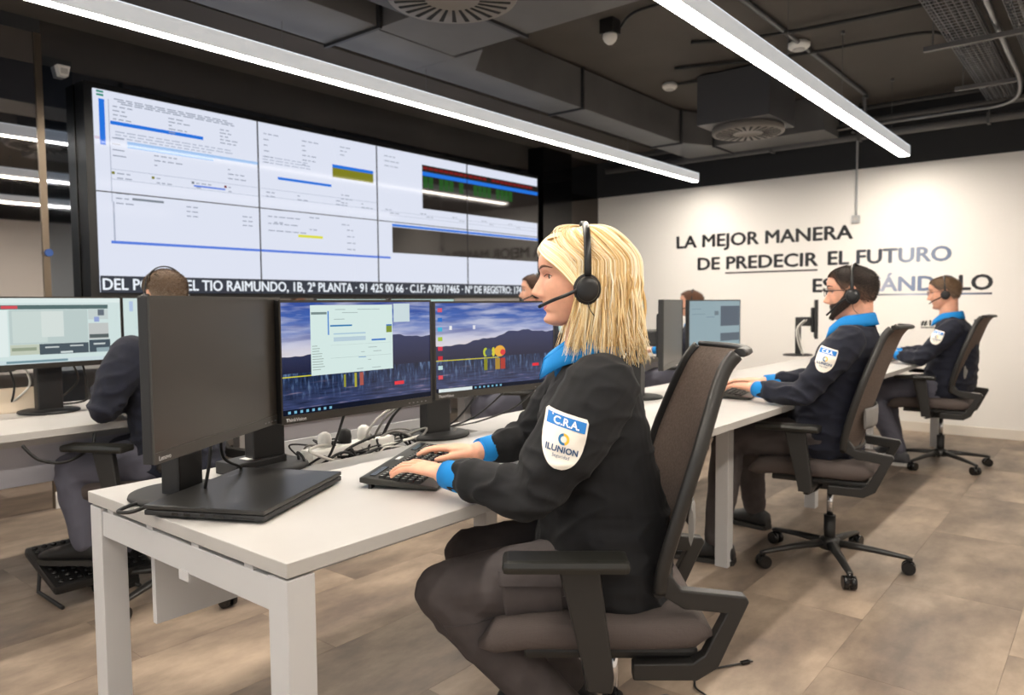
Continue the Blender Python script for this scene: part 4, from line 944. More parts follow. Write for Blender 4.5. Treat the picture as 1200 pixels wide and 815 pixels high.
def person(O, a, D, label, skin, group=None):
    """D: dict of joints in the local frame (x forward, y left, z up)"""
    vox = D.get('voxel',.0045); s = D.get('s',1.)
    T = head_matrix(D['head'],D.get('hyaw',0),D.get('hpitch',0),s)
    rz = rad(90+a)
    # --- body
    mb = MB(); add_head(mb,T,D.get('jaw',1.),D.get('ears',True))
    nb = Vector(D['neck']); mb.capsule([T @ Vector((-2.2,0,-3)),T @ Vector((-2.0,0,-8)),nb+Vector((0,0,-.01)),nb+Vector((.01,0,-.06))],[.055*s,.056*s*D.get('nk',1),.058*s,.055*s],18)
    def torso_rings(k, lo=None):
        R_ = []
        for z,cx,hd,hw in D['torso']:
            R_.append([Vector((cx+hd*k*math.cos(t)*(1 if abs(math.cos(t)) > 0 else 1), hw*k*math.copysign(abs(math.sin(t))**.85,math.sin(t)), z+D.get('hem',0)*(math.cos(t)+.35)*max(0,min(1,(.64-z)/.14)))) for t in [2*math.pi*q/36 for q in range(36)]])
        return R_
    mb.ring_loft(torso_rings(.86))
    for sd in ('L','R'):
        A = D['arm'+sd]; q = [Vector(p) for p in A[:3]]
        mb.capsule([q[0],q[0].lerp(q[1],.5),q[1]],[.048*s,.045*s,.038*s],14)
        mb.capsule([q[1],q[1].lerp(q[2],.4),q[2]],[.038*s,.036*s,.026*s],14)
        G = D['leg'+sd]; g = [Vector(p) for p in G[:3]]
        mb.capsule([g[0],g[0].lerp(g[1],.5),g[1]],[.075*s,.068*s,.05*s],14); mb.capsule([g[1],g[1].lerp(g[2],.35),g[2]],[.05*s,.05*s,.034*s],14)
    nails = []
    for sd,side in (('L',1),('R',-1)):
        H = D.get('hand'+sd)
        if H: tips, c = add_hand(mb, D['arm'+sd][2], H['d'], H.get('n',(0,0,1)), side, s*H.get('s',.95), H.get('curl',(22,30,18)), H.get('spread',5), thumb=H.get('thumb',35)); nails += [(t,c) for t in tips]
    me = fuse(mb, vox, 1, .4); me.name = 'person'; me.materials.append(skin)
    body = obj('person', me, None, (O[0],O[1],0), (0,0,rz)); tag(body, label, 'person', group)
    tree = bvh(me)
    # --- jacket
    if D.get('jacket',True):
        j = MB(); j.ring_loft(torso_rings(1.))
        for sd in ('L','R'):
            A = D['arm'+sd]; q = [Vector(p) for p in A[:3]]; w = (q[2]-q[1]).normalized(); end = q[2]-w*.072
            ar = D.get('ar',1.)
            j.capsule([q[0]+Vector((0,-.02 if sd == 'L' else .02,.005)),q[0].lerp(q[1],.35),q[0].lerp(q[1],.75),q[1]],[.074*ar*D.get('ua',1),.070*ar*D.get('ua',1),.060*ar*D.get('ua',1),.057*ar],18)
            j.capsule([q[1],q[1].lerp(end,.3),q[1].lerp(end,.7),end-w*.012],[.056*ar,.055*ar,.050*ar,.048*ar],18)
            j.capsule([end-w*.05,end-w*.03,end-w*.012,end+w*.004],[.046*ar,.053*ar,.052*ar,.043*ar],18)
        jm = fuse(j, D.get('jvox',.0065), 3, .5)
        el = [Vector(D['armL'][1]),Vector(D['armR'][1])]; wr = [Vector(D['armL'][2]),Vector(D['armR'][2])]
        def amt(co):
            k = .35
            for e_ in el: k = max(k, 1.25*math.exp(-((co-e_).length/.13)**2))
            for e_ in wr: k = max(k, 1.3*math.exp(-((co-e_).length/.09)**2))
            if co.z < .72: k = max(k,.8)
            return k
        wrinkle(jm, D.get('wr',.011), amt, D.get('seed',0), (1,1,2.0), 9.)
        jm.materials.append(D.get('jmat',m_navy)); jo = obj('jacket', jm, body); jt = bvh(jm)
        # collar
        cz = D['collar']; c = MB(); rows = []
        for i,(dr,dz) in enumerate(((.0,-.02),(.002,.010),(.002,.032),(.007,.036),(.012,.028),(.018,.006),(.025,-.016))):
            row = []
            for k in range(33):
                t = rad(22+316*k/32); fr = max(0,math.cos(t)); ex = D.get('cf',.012)*fr*(1 if i > 3 else .4)
                rx, ry = cz[3]+dr, cz[4]+dr
                row.append(Vector((cz[0]+rx*math.cos(t)+ex*.8, cz[1]+ry*math.sin(t), cz[2]+dz-.055*max(0,math.cos(t))**2*(1 if i < 9 else 0)+.012*max(0,-math.cos(t)))))
            rows.append(row)
        c.grid(rows); co = c.build('collar', m_blue, body); sl = co.modifiers.new('solid','SOLIDIFY'); sl.thickness = .003
        for sd in ('L','R'):
            q = [Vector(p) for p in D['arm'+sd][:3]]; w = (q[2]-q[1]).normalized(); end = q[2]-w*.072
            MB().tube([end-w*.02,end+w*.03,end+w*.062,end+w*.066,end+w*.060],[.036*s,.0355*s,.0335*s,.032*s,.028*s],22,caps=False).build('cuff', m_blue, body)
        if 'patch' in D:
            p = D['patch']; patch(jo, jt, p[0], p[1], p[2], p[3], p[4], D.get('psmall',False))
        z = D.get('zip')
    # --- trousers and shoes
    t_ = MB(); pc = Vector(D['pelvis']); tw_ = D.get('tw',1.)
    t_.ellipsoid(pc,(.130*tw_,.180*tw_,.110*tw_))
    for sd in ('L','R'):
        g = [Vector(p) for p in D['leg'+sd][:3]]
        t_.capsule([g[0],g[0].lerp(g[1],.5),g[1]],[.100*tw_,.092*tw_,.074*tw_],18)
        w = (g[2]-g[1]).normalized()
        t_.capsule([g[1],g[1].lerp(g[2],.3),g[1].lerp(g[2],.75),g[2]-w*.01],[.074*tw_,.075*tw_,.064*tw_,.060*tw_],18)
    tm = fuse(t_, D.get('tvox',.008), 3, .5)
    kn = [Vector(D['legL'][1]),Vector(D['legR'][1]),Vector(D['legL'][0]),Vector(D['legR'][0])]
    wrinkle(tm, D.get('twr',.010), lambda co: max(.45,max(1.2*math.exp(-((co-k).length/.13)**2) for k in kn)), D.get('seed',0)+3, (1.3,.8,1.3), 9.)
    tm.materials.append(D.get('tmat',m_trou)); to = obj('trousers', tm, body)
    if D.get('pocket'):
        tt = bvh(tm); o_, u_, v_, w_, h_ = D['pocket']
        for nm,(y0,y1),ww,lf in (('thigh_pocket',(-.5,.32),1.,.005),('pocket_flap',(.24,.5),1.06,.010)):
            q = MB(); q.grid([[Vector((w_*ww*(i/14-.5),h_*(y0+(y1-y0)*j/12),0)) for i in range(15)] for j in range(13)]); qm = q.mesh(nm,[D.get('tmat',m_trou)]); decal(qm,o_,u_,v_,(0,-1,0),tt,lf)
            qo = obj(nm, qm, to); so_ = qo.modifiers.new('solid','SOLIDIFY'); so_.thickness = .006; so_.offset = 0
        for sm_ in D.get('seams',()):
            P = spline([Vector(p) for p in sm_],[1]*len(sm_),8)[0]; hp = []
            for p in P:
                h = tt.ray_cast(Vector((p.x,p.y+.2,p.z)),Vector((0,-1,0)),.5)
                if h[0] is not None: hp.append(h[0])
            if len(hp) > 3: MB().tube(hp,.0022,6).build('seam', D.get('tmat',m_trou), to)
    for sd in ('L','R'):
        g = Vector(D['leg'+sd][2]); fd = Vector(D['leg'+sd][3]).normalized(); pz = D['leg'+sd][4] if len(D['leg'+sd]) > 4 else 0.
        L = .27*s; base = Vector((g.x,g.y,0)); sdv = Vector((-fd.y,fd.x,0)).normalized()
        sh = MB(); rings = []
        for t,w,zt in ((-.28,.028,.05),(-.25,.036,.085),(-.12,.040,.105),(.05,.041,.11),(.25,.044,.085),(.45,.048,.065),(.6,.046,.055),(.70,.034,.045),(.73,.018,.035)):
            p = base+fd*(L*t); zb = pz+.018
            rings.append([p+sdv*(w*s*math.copysign(abs(math.cos(u))**.7,math.cos(u)))+Vector((0,0,zb+(zt-.018)*.5*(1+math.copysign(abs(math.sin(u))**.8,math.sin(u))))) for u in [2*math.pi*k/18 for k in range(18)]])
        sh.ring_loft(rings)
        sh.capsule([base+Vector((0,0,pz+.07)),g+(Vector(D['leg'+sd][1])-g).normalized()*.03],[.042*s,.044*s],14)
        so = sh.build('shoe', D.get('smat',m_shoe), body)
        sl = MB(); rg = []
        for t,w in ((-.29,.026),(-.26,.038),(-.1,.041),(.1,.041),(.3,.046),(.5,.050),(.64,.046),(.73,.030),(.745,.016)):
            p = base+fd*(L*t); rg.append([p+sdv*(w*s*a_)+Vector((0,0,pz+b_)) for a_,b_ in ((-1,.002),(1,.002),(1,.022),(-1,.022))])
        sl.ring_loft(rg,smooth=False); sl.build('sole', D.get('solem',m_sole), so)
    # --- face
    def hit(y, z, o=0.):
        p = T @ Vector((20,y,z)); d = (T.to_3x3() @ Vector((-1,0,0))).normalized(); h = tree.ray_cast(p,d,.3)
        return (h[0]-d*o) if h[0] is not None else T @ Vector((8,y,z))
    X = (T.to_3x3() @ Vector((1,0,0))).normalized(); cm = .01*s
    if D.get('face',True):
        for q in (-1,1):
            c = hit(q*3.05,.1)-X*.92*cm
            ey = MB(); ey.ellipsoid(c,(1.25*cm,)*3,n=20,m=14); eo = ey.build('eye', M('eye_white',(206,188,178),.2), body)
            gz = (T.to_3x3() @ Vector((1,0,-.03))).normalized(); u = gz.cross(Vector((0,0,1))).normalized(); v = u.cross(gz)
            ir = MB(); rr = [(0.02,1.30),(.30,1.29),(.5,1.22),(.72,1.06)]
            ir.ring_loft([[c+gz*(h_*cm)+(u*math.cos(2*math.pi*k/18)+v*math.sin(2*math.pi*k/18))*(r_*cm) for k in range(18)] for r_,h_ in rr]); ir.build('iris', M('iris_dark',D.get('iris',(52,60,58)),.1), eo)
            # eyelids: upper lid fold and lash line
            up = [hit(q*(1.6+3.0*t),.1+.62*math.sin(math.pi*(t*.9+.05)),.06*cm) for t in [k/8 for k in range(9)]]
            MB().tube(up,[.14*cm]*9,6).build('eyelid', skin, eo)
            la = [p+X*.06*cm+Vector((0,0,-.10*cm)) for p in up]; MB().tube(la,[.11*cm]*9,5).build('eyelash', M('lash_dark',(34,24,20),.6), eo)
            lo_ = [hit(q*(1.7+2.9*t),.1-.50*math.sin(math.pi*t),.04*cm) for t in [k/8 for k in range(9)]]; MB().tube(lo_,[.12*cm]*9,6).build('eyelid', skin, eo)
            br = [hit(q*(1.5+4.1*t),1.75+.75*math.sin(math.pi*min(1,t*.78+.05))-.35*max(0,t-.6),.05*cm) for t in [k/8 for k in range(9)]]
            bw = D.get('brow',.24); MB().tube(br,[bw*cm*.8,bw*cm,bw*cm*1.1,bw*cm*1.1,bw*cm,bw*cm*.9,bw*cm*.7,bw*cm*.5,bw*cm*.25],6,ry=[.12*cm]*9,up=(X.x,X.y,X.z)).build('eyebrow', M(D.get('browm','brow_brown'),D.get('browc',(84,60,44)),.8), body)
        lp = MB(); lw = 2.35
        for top in (True,False):
            rows = []
            for i in range(6):
                t = i/5; row = []
                for k in range(17):
                    yv = lw*(2*k/16-1); e_ = max(0,1-(abs(yv)/lw)**2.2); bow = .12*math.exp(-(abs(yv)/.5)**2) if top else 0
                    z = (-6.85+ (.9*e_-bow)*t) if top else (-6.9-1.0*e_*t)
                    row.append(hit(yv,z+.10*(abs(yv)/lw)**2,.05*cm))
                rows.append(row)
            lp.grid(rows)
        lp.build('lips', M(D.get('lipn','lips_rose'),D.get('lipc',(186,104,100)),.42), body)
    for (p,dd,n_,dv),c in (nails if D.get('nails') else []):
        f_ = dd; up = (n_-f_*n_.dot(f_)).normalized(); s_ = f_.cross(up); q = p-f_*.25*c+up*.48*c
        nm = MB(); nm.grid([[q+f_*(.55*c*(i/3-.4))+s_*(.42*c*(j/4*2-1))+up*(.12*c*(1-(j/4*2-1)**2)) for j in range(5)] for i in range(4)]); nm.build('fingernail', M('nail_pink',(222,160,146),.25), body)
    return body, T, tree
def strands_mesh(paths, name, mat, par, cols, n=5, attr='Col'):
    """paths: list of (points, widths, thickness, colour)"""
    vs = []; fs = []; cc = []
    for pts, ws, th, col in paths:
        N = len(pts); o = len(vs); u = None
        for i,p in enumerate(pts):
            t = (pts[min(i+1,N-1)]-pts[max(i-1,0)]).normalized()
            if u is None: a = Vector((.3,.5,.8)) if len(ws) < 999 else None; u = (a-t*a.dot(t)).normalized()
            else: u = (u-t*u.dot(t)).normalized()
            w = t.cross(u)
            for k in range(n):
                an = 2*math.pi*k/n; vs.append(p+u*(ws[i]*math.cos(an))+w*(ws[i]*th*math.sin(an))); cc.append(col)
        for i in range(N-1):
            for k in range(n): fs.append((o+i*n+k,o+i*n+(k+1)%n,o+(i+1)*n+(k+1)%n,o+(i+1)*n+k))
    me = bpy.data.meshes.new(name); me.from_pydata([tuple(v) for v in vs],[],fs); me.polygons.foreach_set('use_smooth',[True]*len(fs))
    ca = me.color_attributes.new('Col','FLOAT_COLOR','POINT'); ca.data.foreach_set('color',[x for c in cc for x in (*lin(c),1.)])
    me.materials.append(mat); o = obj(name, me, par); return o
m_hairattr = M('hair_strands',(200,170,110),.42,attr='Col',spec=.4)
m_hairshort = M('hair_short',(60,50,44),.6,attr='Col',spec=.3)
def short_hair(body, T, hairline, thick, cols, n=5000, length=1.1, seed=1, top=None, bald=None, name='hair', edge=None, bw=(.05,.09)):
    """cap of short hair: a shell plus many short blades; hairline(theta)->z in cm"""
    rnd = random.Random(seed); base = MB(); rows = []
    NT = 72
    for i in range(22):
        row = []
        for k in range(NT+1):
            th = 2*math.pi*k/NT; h = hairline(abs(((th+math.pi)%(2*math.pi))-math.pi)); z = h+(11.27-h)*(i/21)**.8
            row.append(T @ head_pt(z,th,thick*(min(1,i/3) if True else 1)+(top(z) if top else 0)))
        rows.append(row)
    vs = [p for r in rows for p in r]; fs = []
    for i in range(21):
        for k in range(NT): fs.append((i*(NT+1)+k,i*(NT+1)+k+1,(i+1)*(NT+1)+k+1,(i+1)*(NT+1)+k))
    cc = [tuple(cols[0][j]+((edge or cols[0])[j]-cols[0][j])*max(0,1-i/7) for j in range(3)) for i in range(22) for k in range(NT+1)]
    sc = T.to_scale().x; R3 = T.to_3x3()
    for _ in range(n):
        th = rnd.uniform(0,2*math.pi); h = hairline(abs(((th+math.pi)%(2*math.pi))-math.pi)); u = rnd.random(); z = h-.5+(11.2-h+.5)*u
        if bald and rnd.random() < bald(th,z): continue
        p = head_pt(z,th,thick+(top(z) if top else 0)); nrm = Vector((p.x*.8,p.y,(p.z-1)*.9)).normalized()
        d = (nrm*.55+Vector((-.55,rnd.uniform(-.4,.4),-.25+rnd.uniform(-.3,.3)))).normalized(); L = length*rnd.uniform(.5,1.1)
        sd = d.cross(nrm).normalized()*rnd.uniform(*bw); a = p-nrm*.15
        o = len(vs); vs += [T @ (a-sd),T @ (a+sd),T @ (a+d*L*.6+nrm*.1+sd*.6),T @ (a+d*L)]; fs += [(o,o+1,o+2),(o,o+2,o+3)]; c = rnd.choice(cols); f_ = max(0,1-(z-h)/3.5) if edge else 0; c = tuple(c[j]+(edge[j]-c[j])*f_*.8 for j in range(3)) if edge else c; cc += [c]*4
    me = bpy.data.meshes.new(name); me.from_pydata([tuple(v) for v in vs],[],fs); me.polygons.foreach_set('use_smooth',[True]*len(fs))
    ca = me.color_attributes.new('Col','FLOAT_COLOR','POINT'); ca.data.foreach_set('color',[x for c in cc for x in (*lin(c),1.)])
    me.materials.append(m_hairshort); return obj(name, me, body)
def headset(body_O, a, T, label, out=0., mic=1, both=True, band=.9, xo=-.3, drop=True, bo=0., cz=-2.4, cr=1., mz=-7.1):
    """on-ear headset in the head frame (cm); out = extra lateral distance for hair"""
    e = empty('headset',(body_O[0],body_O[1],0),rad(90+a),label,'headset','worn headsets'); W = 8.1+out; s = T.to_scale().x
    pts = []
    for k in range(21):
        t = math.pi*k/20; pts.append(T @ Vector((xo-.3+.2*math.cos(t), W*math.cos(t)*(1+(.02+.10*bo)*math.sin(2*t if t < math.pi/2 else math.pi*2-2*t)), -1.2+(12.25+out*.6+bo*.9)*math.sin(t)**.85 if 0 < k < 20 else -1.2)))
    MB().tube(pts,[.28*s]*21,8,ry=[band*s]*21,up=tuple((T.to_3x3() @ Vector((1,0,0))).normalized())).build('headband', m_hset, e)
    for q in ((1,-1) if both else (1,)):
        E = T @ Matrix.Translation((xo,q*(W-.55),cz)) @ Matrix.Rotation(rad(90*q),4,'X')
        cu = MB(); cu.ring_loft([[E @ Vector((cr*r*math.cos(2*math.pi*k/28),cr*1.12*r*math.sin(2*math.pi*k/28),-zz)) for k in range(28)] for r,zz in ((.05,.9),(2.2,.9),(2.7,.6),(2.85,.1),(2.7,-.4),(2.3,-.75),(.05,-.8))]); cu.build('ear_cushion', m_foam, e)
        c2 = MB(); c2.ring_loft([[E @ Vector((cr*r*math.cos(2*math.pi*k/28),cr*1.12*r*math.sin(2*math.pi*k/28),-zz)) for k in range(28)] for r,zz in ((2.2,.85),(2.35,1.1),(2.1,1.5),(1.2,1.65),(.05,1.7))]); c2.build('ear_cup', m_hset, e)
    D_B = .42; q = mic; b0 = Vector((xo+1.6,q*(W+.6),-3.0)); 
    bp = [T @ p for p in (b0,Vector((xo+4.5,q*(W-.2),-4.4)),Vector((xo+7.6,q*(W-2.0),-5.6+(mz+7.1)*.7)),Vector((9.4,q*3.9,mz)))]
    bp = spline(bp,[1]*4,6)[0]; MB().tube(bp,[.22*s]*len(bp),8,ry=[D_B*s]*len(bp)).build('mic_boom', m_hset, e)
    MB().capsule([bp[-2],bp[-1]],[.42*s,.42*s],10).build('microphone', m_foam, e)
    if drop:
        MB().tube(spline([T @ Vector((xo,q*(W+.2),-5)),T @ Vector((xo-.4,q*(W+.4),-7.5)),T @ Vector((xo-1.8,q*(W-.5),-9.5))],[1]*3,6)[0],.11*s,6).build('headset_cord', m_cable, e)
    return e
# ------------------------------------------------------------------ the blond woman
WO, WA = (1.557,.956), 38
chair(WO, WA, 'brown mesh office chair under the blond woman, nearest the camera', 20)
sk_w = skin_mat('skin_fair',(228,172,146))
DW = dict(voxel=.0030, s=1.0, head=(.085,0,1.264), hyaw=2, hpitch=0, jaw=.97, ears=False, neck=(.058,0,1.10), nk=.88,
    torso=[(.478,.01,.145,.185),(.505,.02,.165,.207),(.55,.028,.168,.212),(.61,.026,.164,.200),(.69,.022,.158,.176),(.77,.03,.145,.170),(.86,.045,.140,.174),(.94,.052,.130,.182),(1.0,.048,.108,.182),(1.04,.045,.088,.155),(1.075,.05,.066,.10),(1.10,.055,.055,.066)],
    ua=1.22, cf=.03, armL=[(.045,.172,1.0),(.20,.245,.79),(.405,.088,.803)], armR=[(.045,-.178,1.01),(.20,-.29,.815),(.345,-.172,.803)],
    handL=dict(d=(.76,-.46,.09),n=(-.08,.12,1),curl=(8,14,12),spread=8,s=.92,thumb=24), handR=dict(d=(.85,-.15,.09),n=(-.08,-.05,1),curl=(8,14,12),spread=8,s=.92,thumb=24), nails=True,
    legL=[(.03,.093,.575),(.405,.125,.535),(.10,.10,.20),(1,.05,0),.10], legR=[(.03,-.093,.575),(.365,-.13,.535),(.10,-.14,.19),(1,-.1,0),.10],
    hem=.055, pelvis=(.01,0,.57), tw=.92, ar=.98, jmat=m_navy_w, tmat=m_trou, seed=1.7, wr=.015, jvox=.005, tvox=.006, twr=.0065,
    collar=(.068,0,1.082,.068,.068), brow=.32, browc=(92,62,48), lipc=(190,98,98), iris=(56,62,58),
    pocket=((.20,.22,.545),(-1,0,.0),(.12,0,.99),.13,.12), seams=([(.03,.2,.60),(.1,.2,.56),(.25,.2,.50),(.40,.2,.475)],[(.42,.2,.50),(.36,.2,.40),(.29,.2,.31),(.2,.2,.25)],[(.09,.2,.665),(.05,.2,.60),(.02,.2,.55),(.0,.2,.52)]),
    patch=((.134,.30,.914),(-.962,0,-.273),(-.21,0,.98),(0,-1,0),.112))
bw, TW, _tree = person(WO, WA, DW, 'blond woman in a navy jacket typing at the nearest desk', sk_w)
def blond(body, T):
    rnd = random.Random(5); paths = []
    cols = [(246,224,176),(238,210,156),(252,238,204),(226,194,138),(254,244,220),(210,174,116),(248,228,186)]
    C0 = Vector((-.8,0,1.4))
    def path(side, phi0, phi1, end, th, jit, wave):
        """phi: azimuth in degrees, 0 front, 90 side, 180 back"""
        pts = []
        n1 = 12
        for i in range(n1):
            t = i/(n1-1); el = 88-92*t**.9; ph = phi0+(phi1-phi0)*min(1,t*1.25)**1.2
            e_, p_ = rad(el), rad(ph)
            vol = th*(.55+.45*min(1,t*3))+.5*max(0,1-ph/60)
            ax, ay, az = (10.2 if ph < 90 else 9.6+1.8*(ph-90)/90), 7.9, 8.9
            d = Vector((math.cos(e_)*math.cos(p_), side*math.cos(e_)*math.sin(p_), math.sin(e_)))
            r = 1/math.sqrt((d.x/ax)**2+(d.y/ay)**2+(d.z/az)**2)
            q = C0+d*(r+vol)+Vector((0,side*.3*math.exp(-t*4),0))
            pts.append(q)
        last = pts[-1]; out = Vector((last.x-C0.x,last.y,0)).normalized()
        n2 = 9; z0 = last.z
        for i in range(1,n2+1):
            t = i/n2; z = z0+(end-z0)*t
            off = out*(-.5*math.sin(t*2.2)+(1.6 if phi1 > 110 else .2)*t*t+1.8*wave*math.sin(t*5+jit))+Vector((.8*t*math.sin(jit+t*3)+(3.6*max(0,1-(phi1-80)/38) if phi1 < 118 else -.3)*t**1.5,.6*t*math.cos(jit*2+t*4),0))
            pts.append(Vector((last.x,last.y,z))+off)
        return pts
    def smooth_pts(p): return spline([T @ q for q in p],[1]*len(p),2)[0]
    for side in (1,-1):
        for k in range(230 if side == 1 else 120):
            u = rnd.random(); phi1 = 80+100*u; phi0 = 8+150*u+rnd.uniform(-6,6)
            end = -18.0-2.5*(1-abs(u-.45))+rnd.uniform(-2.6,3.4)
            if u < .12: end += 1.5
            p = path(side, phi0, phi1+rnd.uniform(-3,3), end, 1.0+2.0*u*rnd.uniform(.7,1.1)+rnd.uniform(-.2,.5), rnd.uniform(0,6), rnd.uniform(.15,.75))
            P = smooth_pts(p); N = len(P); w0 = rnd.uniform(.24,.50)*.0096
            ws = [w0*(.6+.4*min(1,i/(N*.15)))*(1 if i < N*.68 else max(.08,1-(i-N*.68)/(N*.36))) for i in range(N)]
            paths.append((P, ws, .45, rnd.choice(cols)))
        for k in range(26):      # fine flyaways along the crown and the forehead
            u = rnd.random()**2; p = path(side, 4+30*u, 70+60*u, rnd.uniform(-3,2), 1.8+rnd.uniform(.2,1.3), rnd.uniform(0,6), .6)
            P = smooth_pts(p[:9+rnd.randint(0,3)]); paths.append((P,[.0005]*len(P),1.,rnd.choice(cols)))
    for side in (1,-1):          # fringe swept from the parting over the temple
        for k in range(120 if side == 1 else 60):
            r = rnd.uniform; e_ = r(0,1)*1.25; o_ = r(.1,.9)
            cp = [(3.2-3*e_,.3,10.5+.2*o_),(6.6-2*e_,1.4,9.6+.4*o_),(9.1-1.2*e_+.3*o_,2.9,6.9+1.4*e_),(8.5-2.2*e_+.4*o_,5.2+.4*e_,4.7+2.2*e_),(6.3-2.6*e_,7.2+.4*o_,2.4+2.0*e_),(3.2-2.5*e_,8.5+.5*o_,-.8+e_),(.8-1.5*e_,9.3+.5*o_,-4.5),(.5-1.2*e_+r(-.3,.3),9.3+.5*o_,-9),(1.6-1.5*e_+r(-.7,.7),8.8+r(-.4,.6),-13.5+r(-1,1)),(2.6-2.5*e_+r(-1,1),8.2+r(-.8,.6),-18+r(-1.5,3))]
            P = spline([T @ Vector((a_,side*b_,c_)) for a_,b_,c_ in cp],[1]*len(cp),3)[0]; N = len(P); w0 = r(.2,.4)*.0096
            paths.append((P,[w0*(.6+.4*min(1,i/(N*.15)))*(1 if i < N*.68 else max(.08,1-(i-N*.68)/(N*.36))) for i in range(N)],.45,rnd.choice(cols)))
    o = strands_mesh(paths, 'hair', m_hairattr, body, None)
    # inner volume so that no scalp shows between the locks
    def hl_w(t): return cubic([(0,6.6),(.5,6.2),(.85,4.4),(1.1,2.0),(1.35,-1.5),(1.7,-5),(2.2,-6.5),(3.15,-7)],t)
    c_ = MB(); c_.grid([[T @ head_pt(hl_w(abs(((2*math.pi*k/60+math.pi)%(2*math.pi))-math.pi))*(1-i/16)+11.27*(i/16),2*math.pi*k/60,.12+.45*min(1,i/4)) for k in range(61)] for i in range(17)])
    obj('hair_roots', c_.mesh('hair_roots',[M('hair_under',(196,156,98),.6,noise=((300,300,8),3,(170,130,78),(222,190,130)))]), o)
    b = MB(); rows = []
    for k in range(41):
        v = -180+360*k/40; side = 1 if v >= 0 else -1; ph = abs(v); u = 1-ph/180
        row = [T @ q for q in path(side, 8+150*u, 84+96*u, -16.5, .75+1.7*u, 0, .1)]; rows.append(row)
    b.grid(rows); me = b.mesh('hair_underlayer',[M('hair_under',(196,156,98),.6,noise=((300,300,8),3,(170,130,78),(222,190,130)))]); h = obj('hair_underlayer', me, o)
    return o
blond(bw, TW)
headset(WO, WA, TW, 'black single boom headset on the blond woman\'s head', out=2.4, mic=1, band=.85, xo=-1.2, bo=.75, cz=-3.2, cr=1.12)
# ------------------------------------------------------------------ the bearded man
BO, BA = (3.52,1.005), 8
chair(BO, BA, 'mesh back office chair under the bearded man', 40)
sk_b = skin_mat('skin_light',(222,166,140))
DB = dict(voxel=.0042, s=1.08, head=(-.075,0,1.246), hyaw=0, hpitch=3, jaw=1.03, neck=(-.095,0,1.10), nk=1.02,
    torso=[(.505,.02,.15,.18),(.54,.03,.165,.205),(.60,.03,.165,.205),(.70,.012,.162,.188),(.80,-.012,.150,.188),(.90,-.04,.142,.198),(1.0,-.07,.124,.205),(1.05,-.085,.100,.175),(1.09,-.092,.078,.11),(1.12,-.095,.062,.075)],
    armL=[(-.085,.195,1.025),(.085,.275,.80),(.305,.165,.805)], armR=[(-.075,-.195,1.025),(.12,-.26,.82),(.33,-.13,.805)],
    handL=dict(d=(.80,-.52,.08),n=(-.08,.10,1),curl=(8,14,12),spread=8,s=.98), handR=dict(d=(.95,.05,.08),n=(-.08,0,1),curl=(8,14,12),spread=8,s=.98),
    legL=[(.03,.10,.585),(.42,.15,.575),(.45,.24,.11),(1,.05,0)], legR=[(.03,-.10,.585),(.42,-.18,.57),(.43,-.40,.11),(1,-.3,0)],
    pelvis=(.025,0,.58), seed=4.1, wr=.017, collar=(-.082,0,1.10,.078,.078), brow=.34, browm='brow_black', browc=(36,28,24), lipn='lips_b', lipc=(186,110,100),
    patch=((-.012,.30,.955),(-.92,.05,-.24),(-.22,.05,.95),(0,-1,0),.105), psmall=True)
bb, TB, _ = person(BO, BA, DB, 'bearded man with glasses in a navy jacket typing', sk_b)
def hl_b(t):       # hairline height by angle from the front (0) to the back (pi)
    return cubic([(0,7.4),(.5,7.2),(.85,6.4),(1.05,4.0),(1.22,.8),(1.45,.4),(1.75,-1.5),(2.2,-4.5),(3.15,-6.2)],t)
short_hair(bb, TB, hl_b, .22, [(50,42,38),(36,30,28),(78,66,58),(28,24,22)], 9000, 1.0, 2, top=lambda z: .9*max(0,(z-4)/6), edge=(128,98,82), bw=(.07,.13))
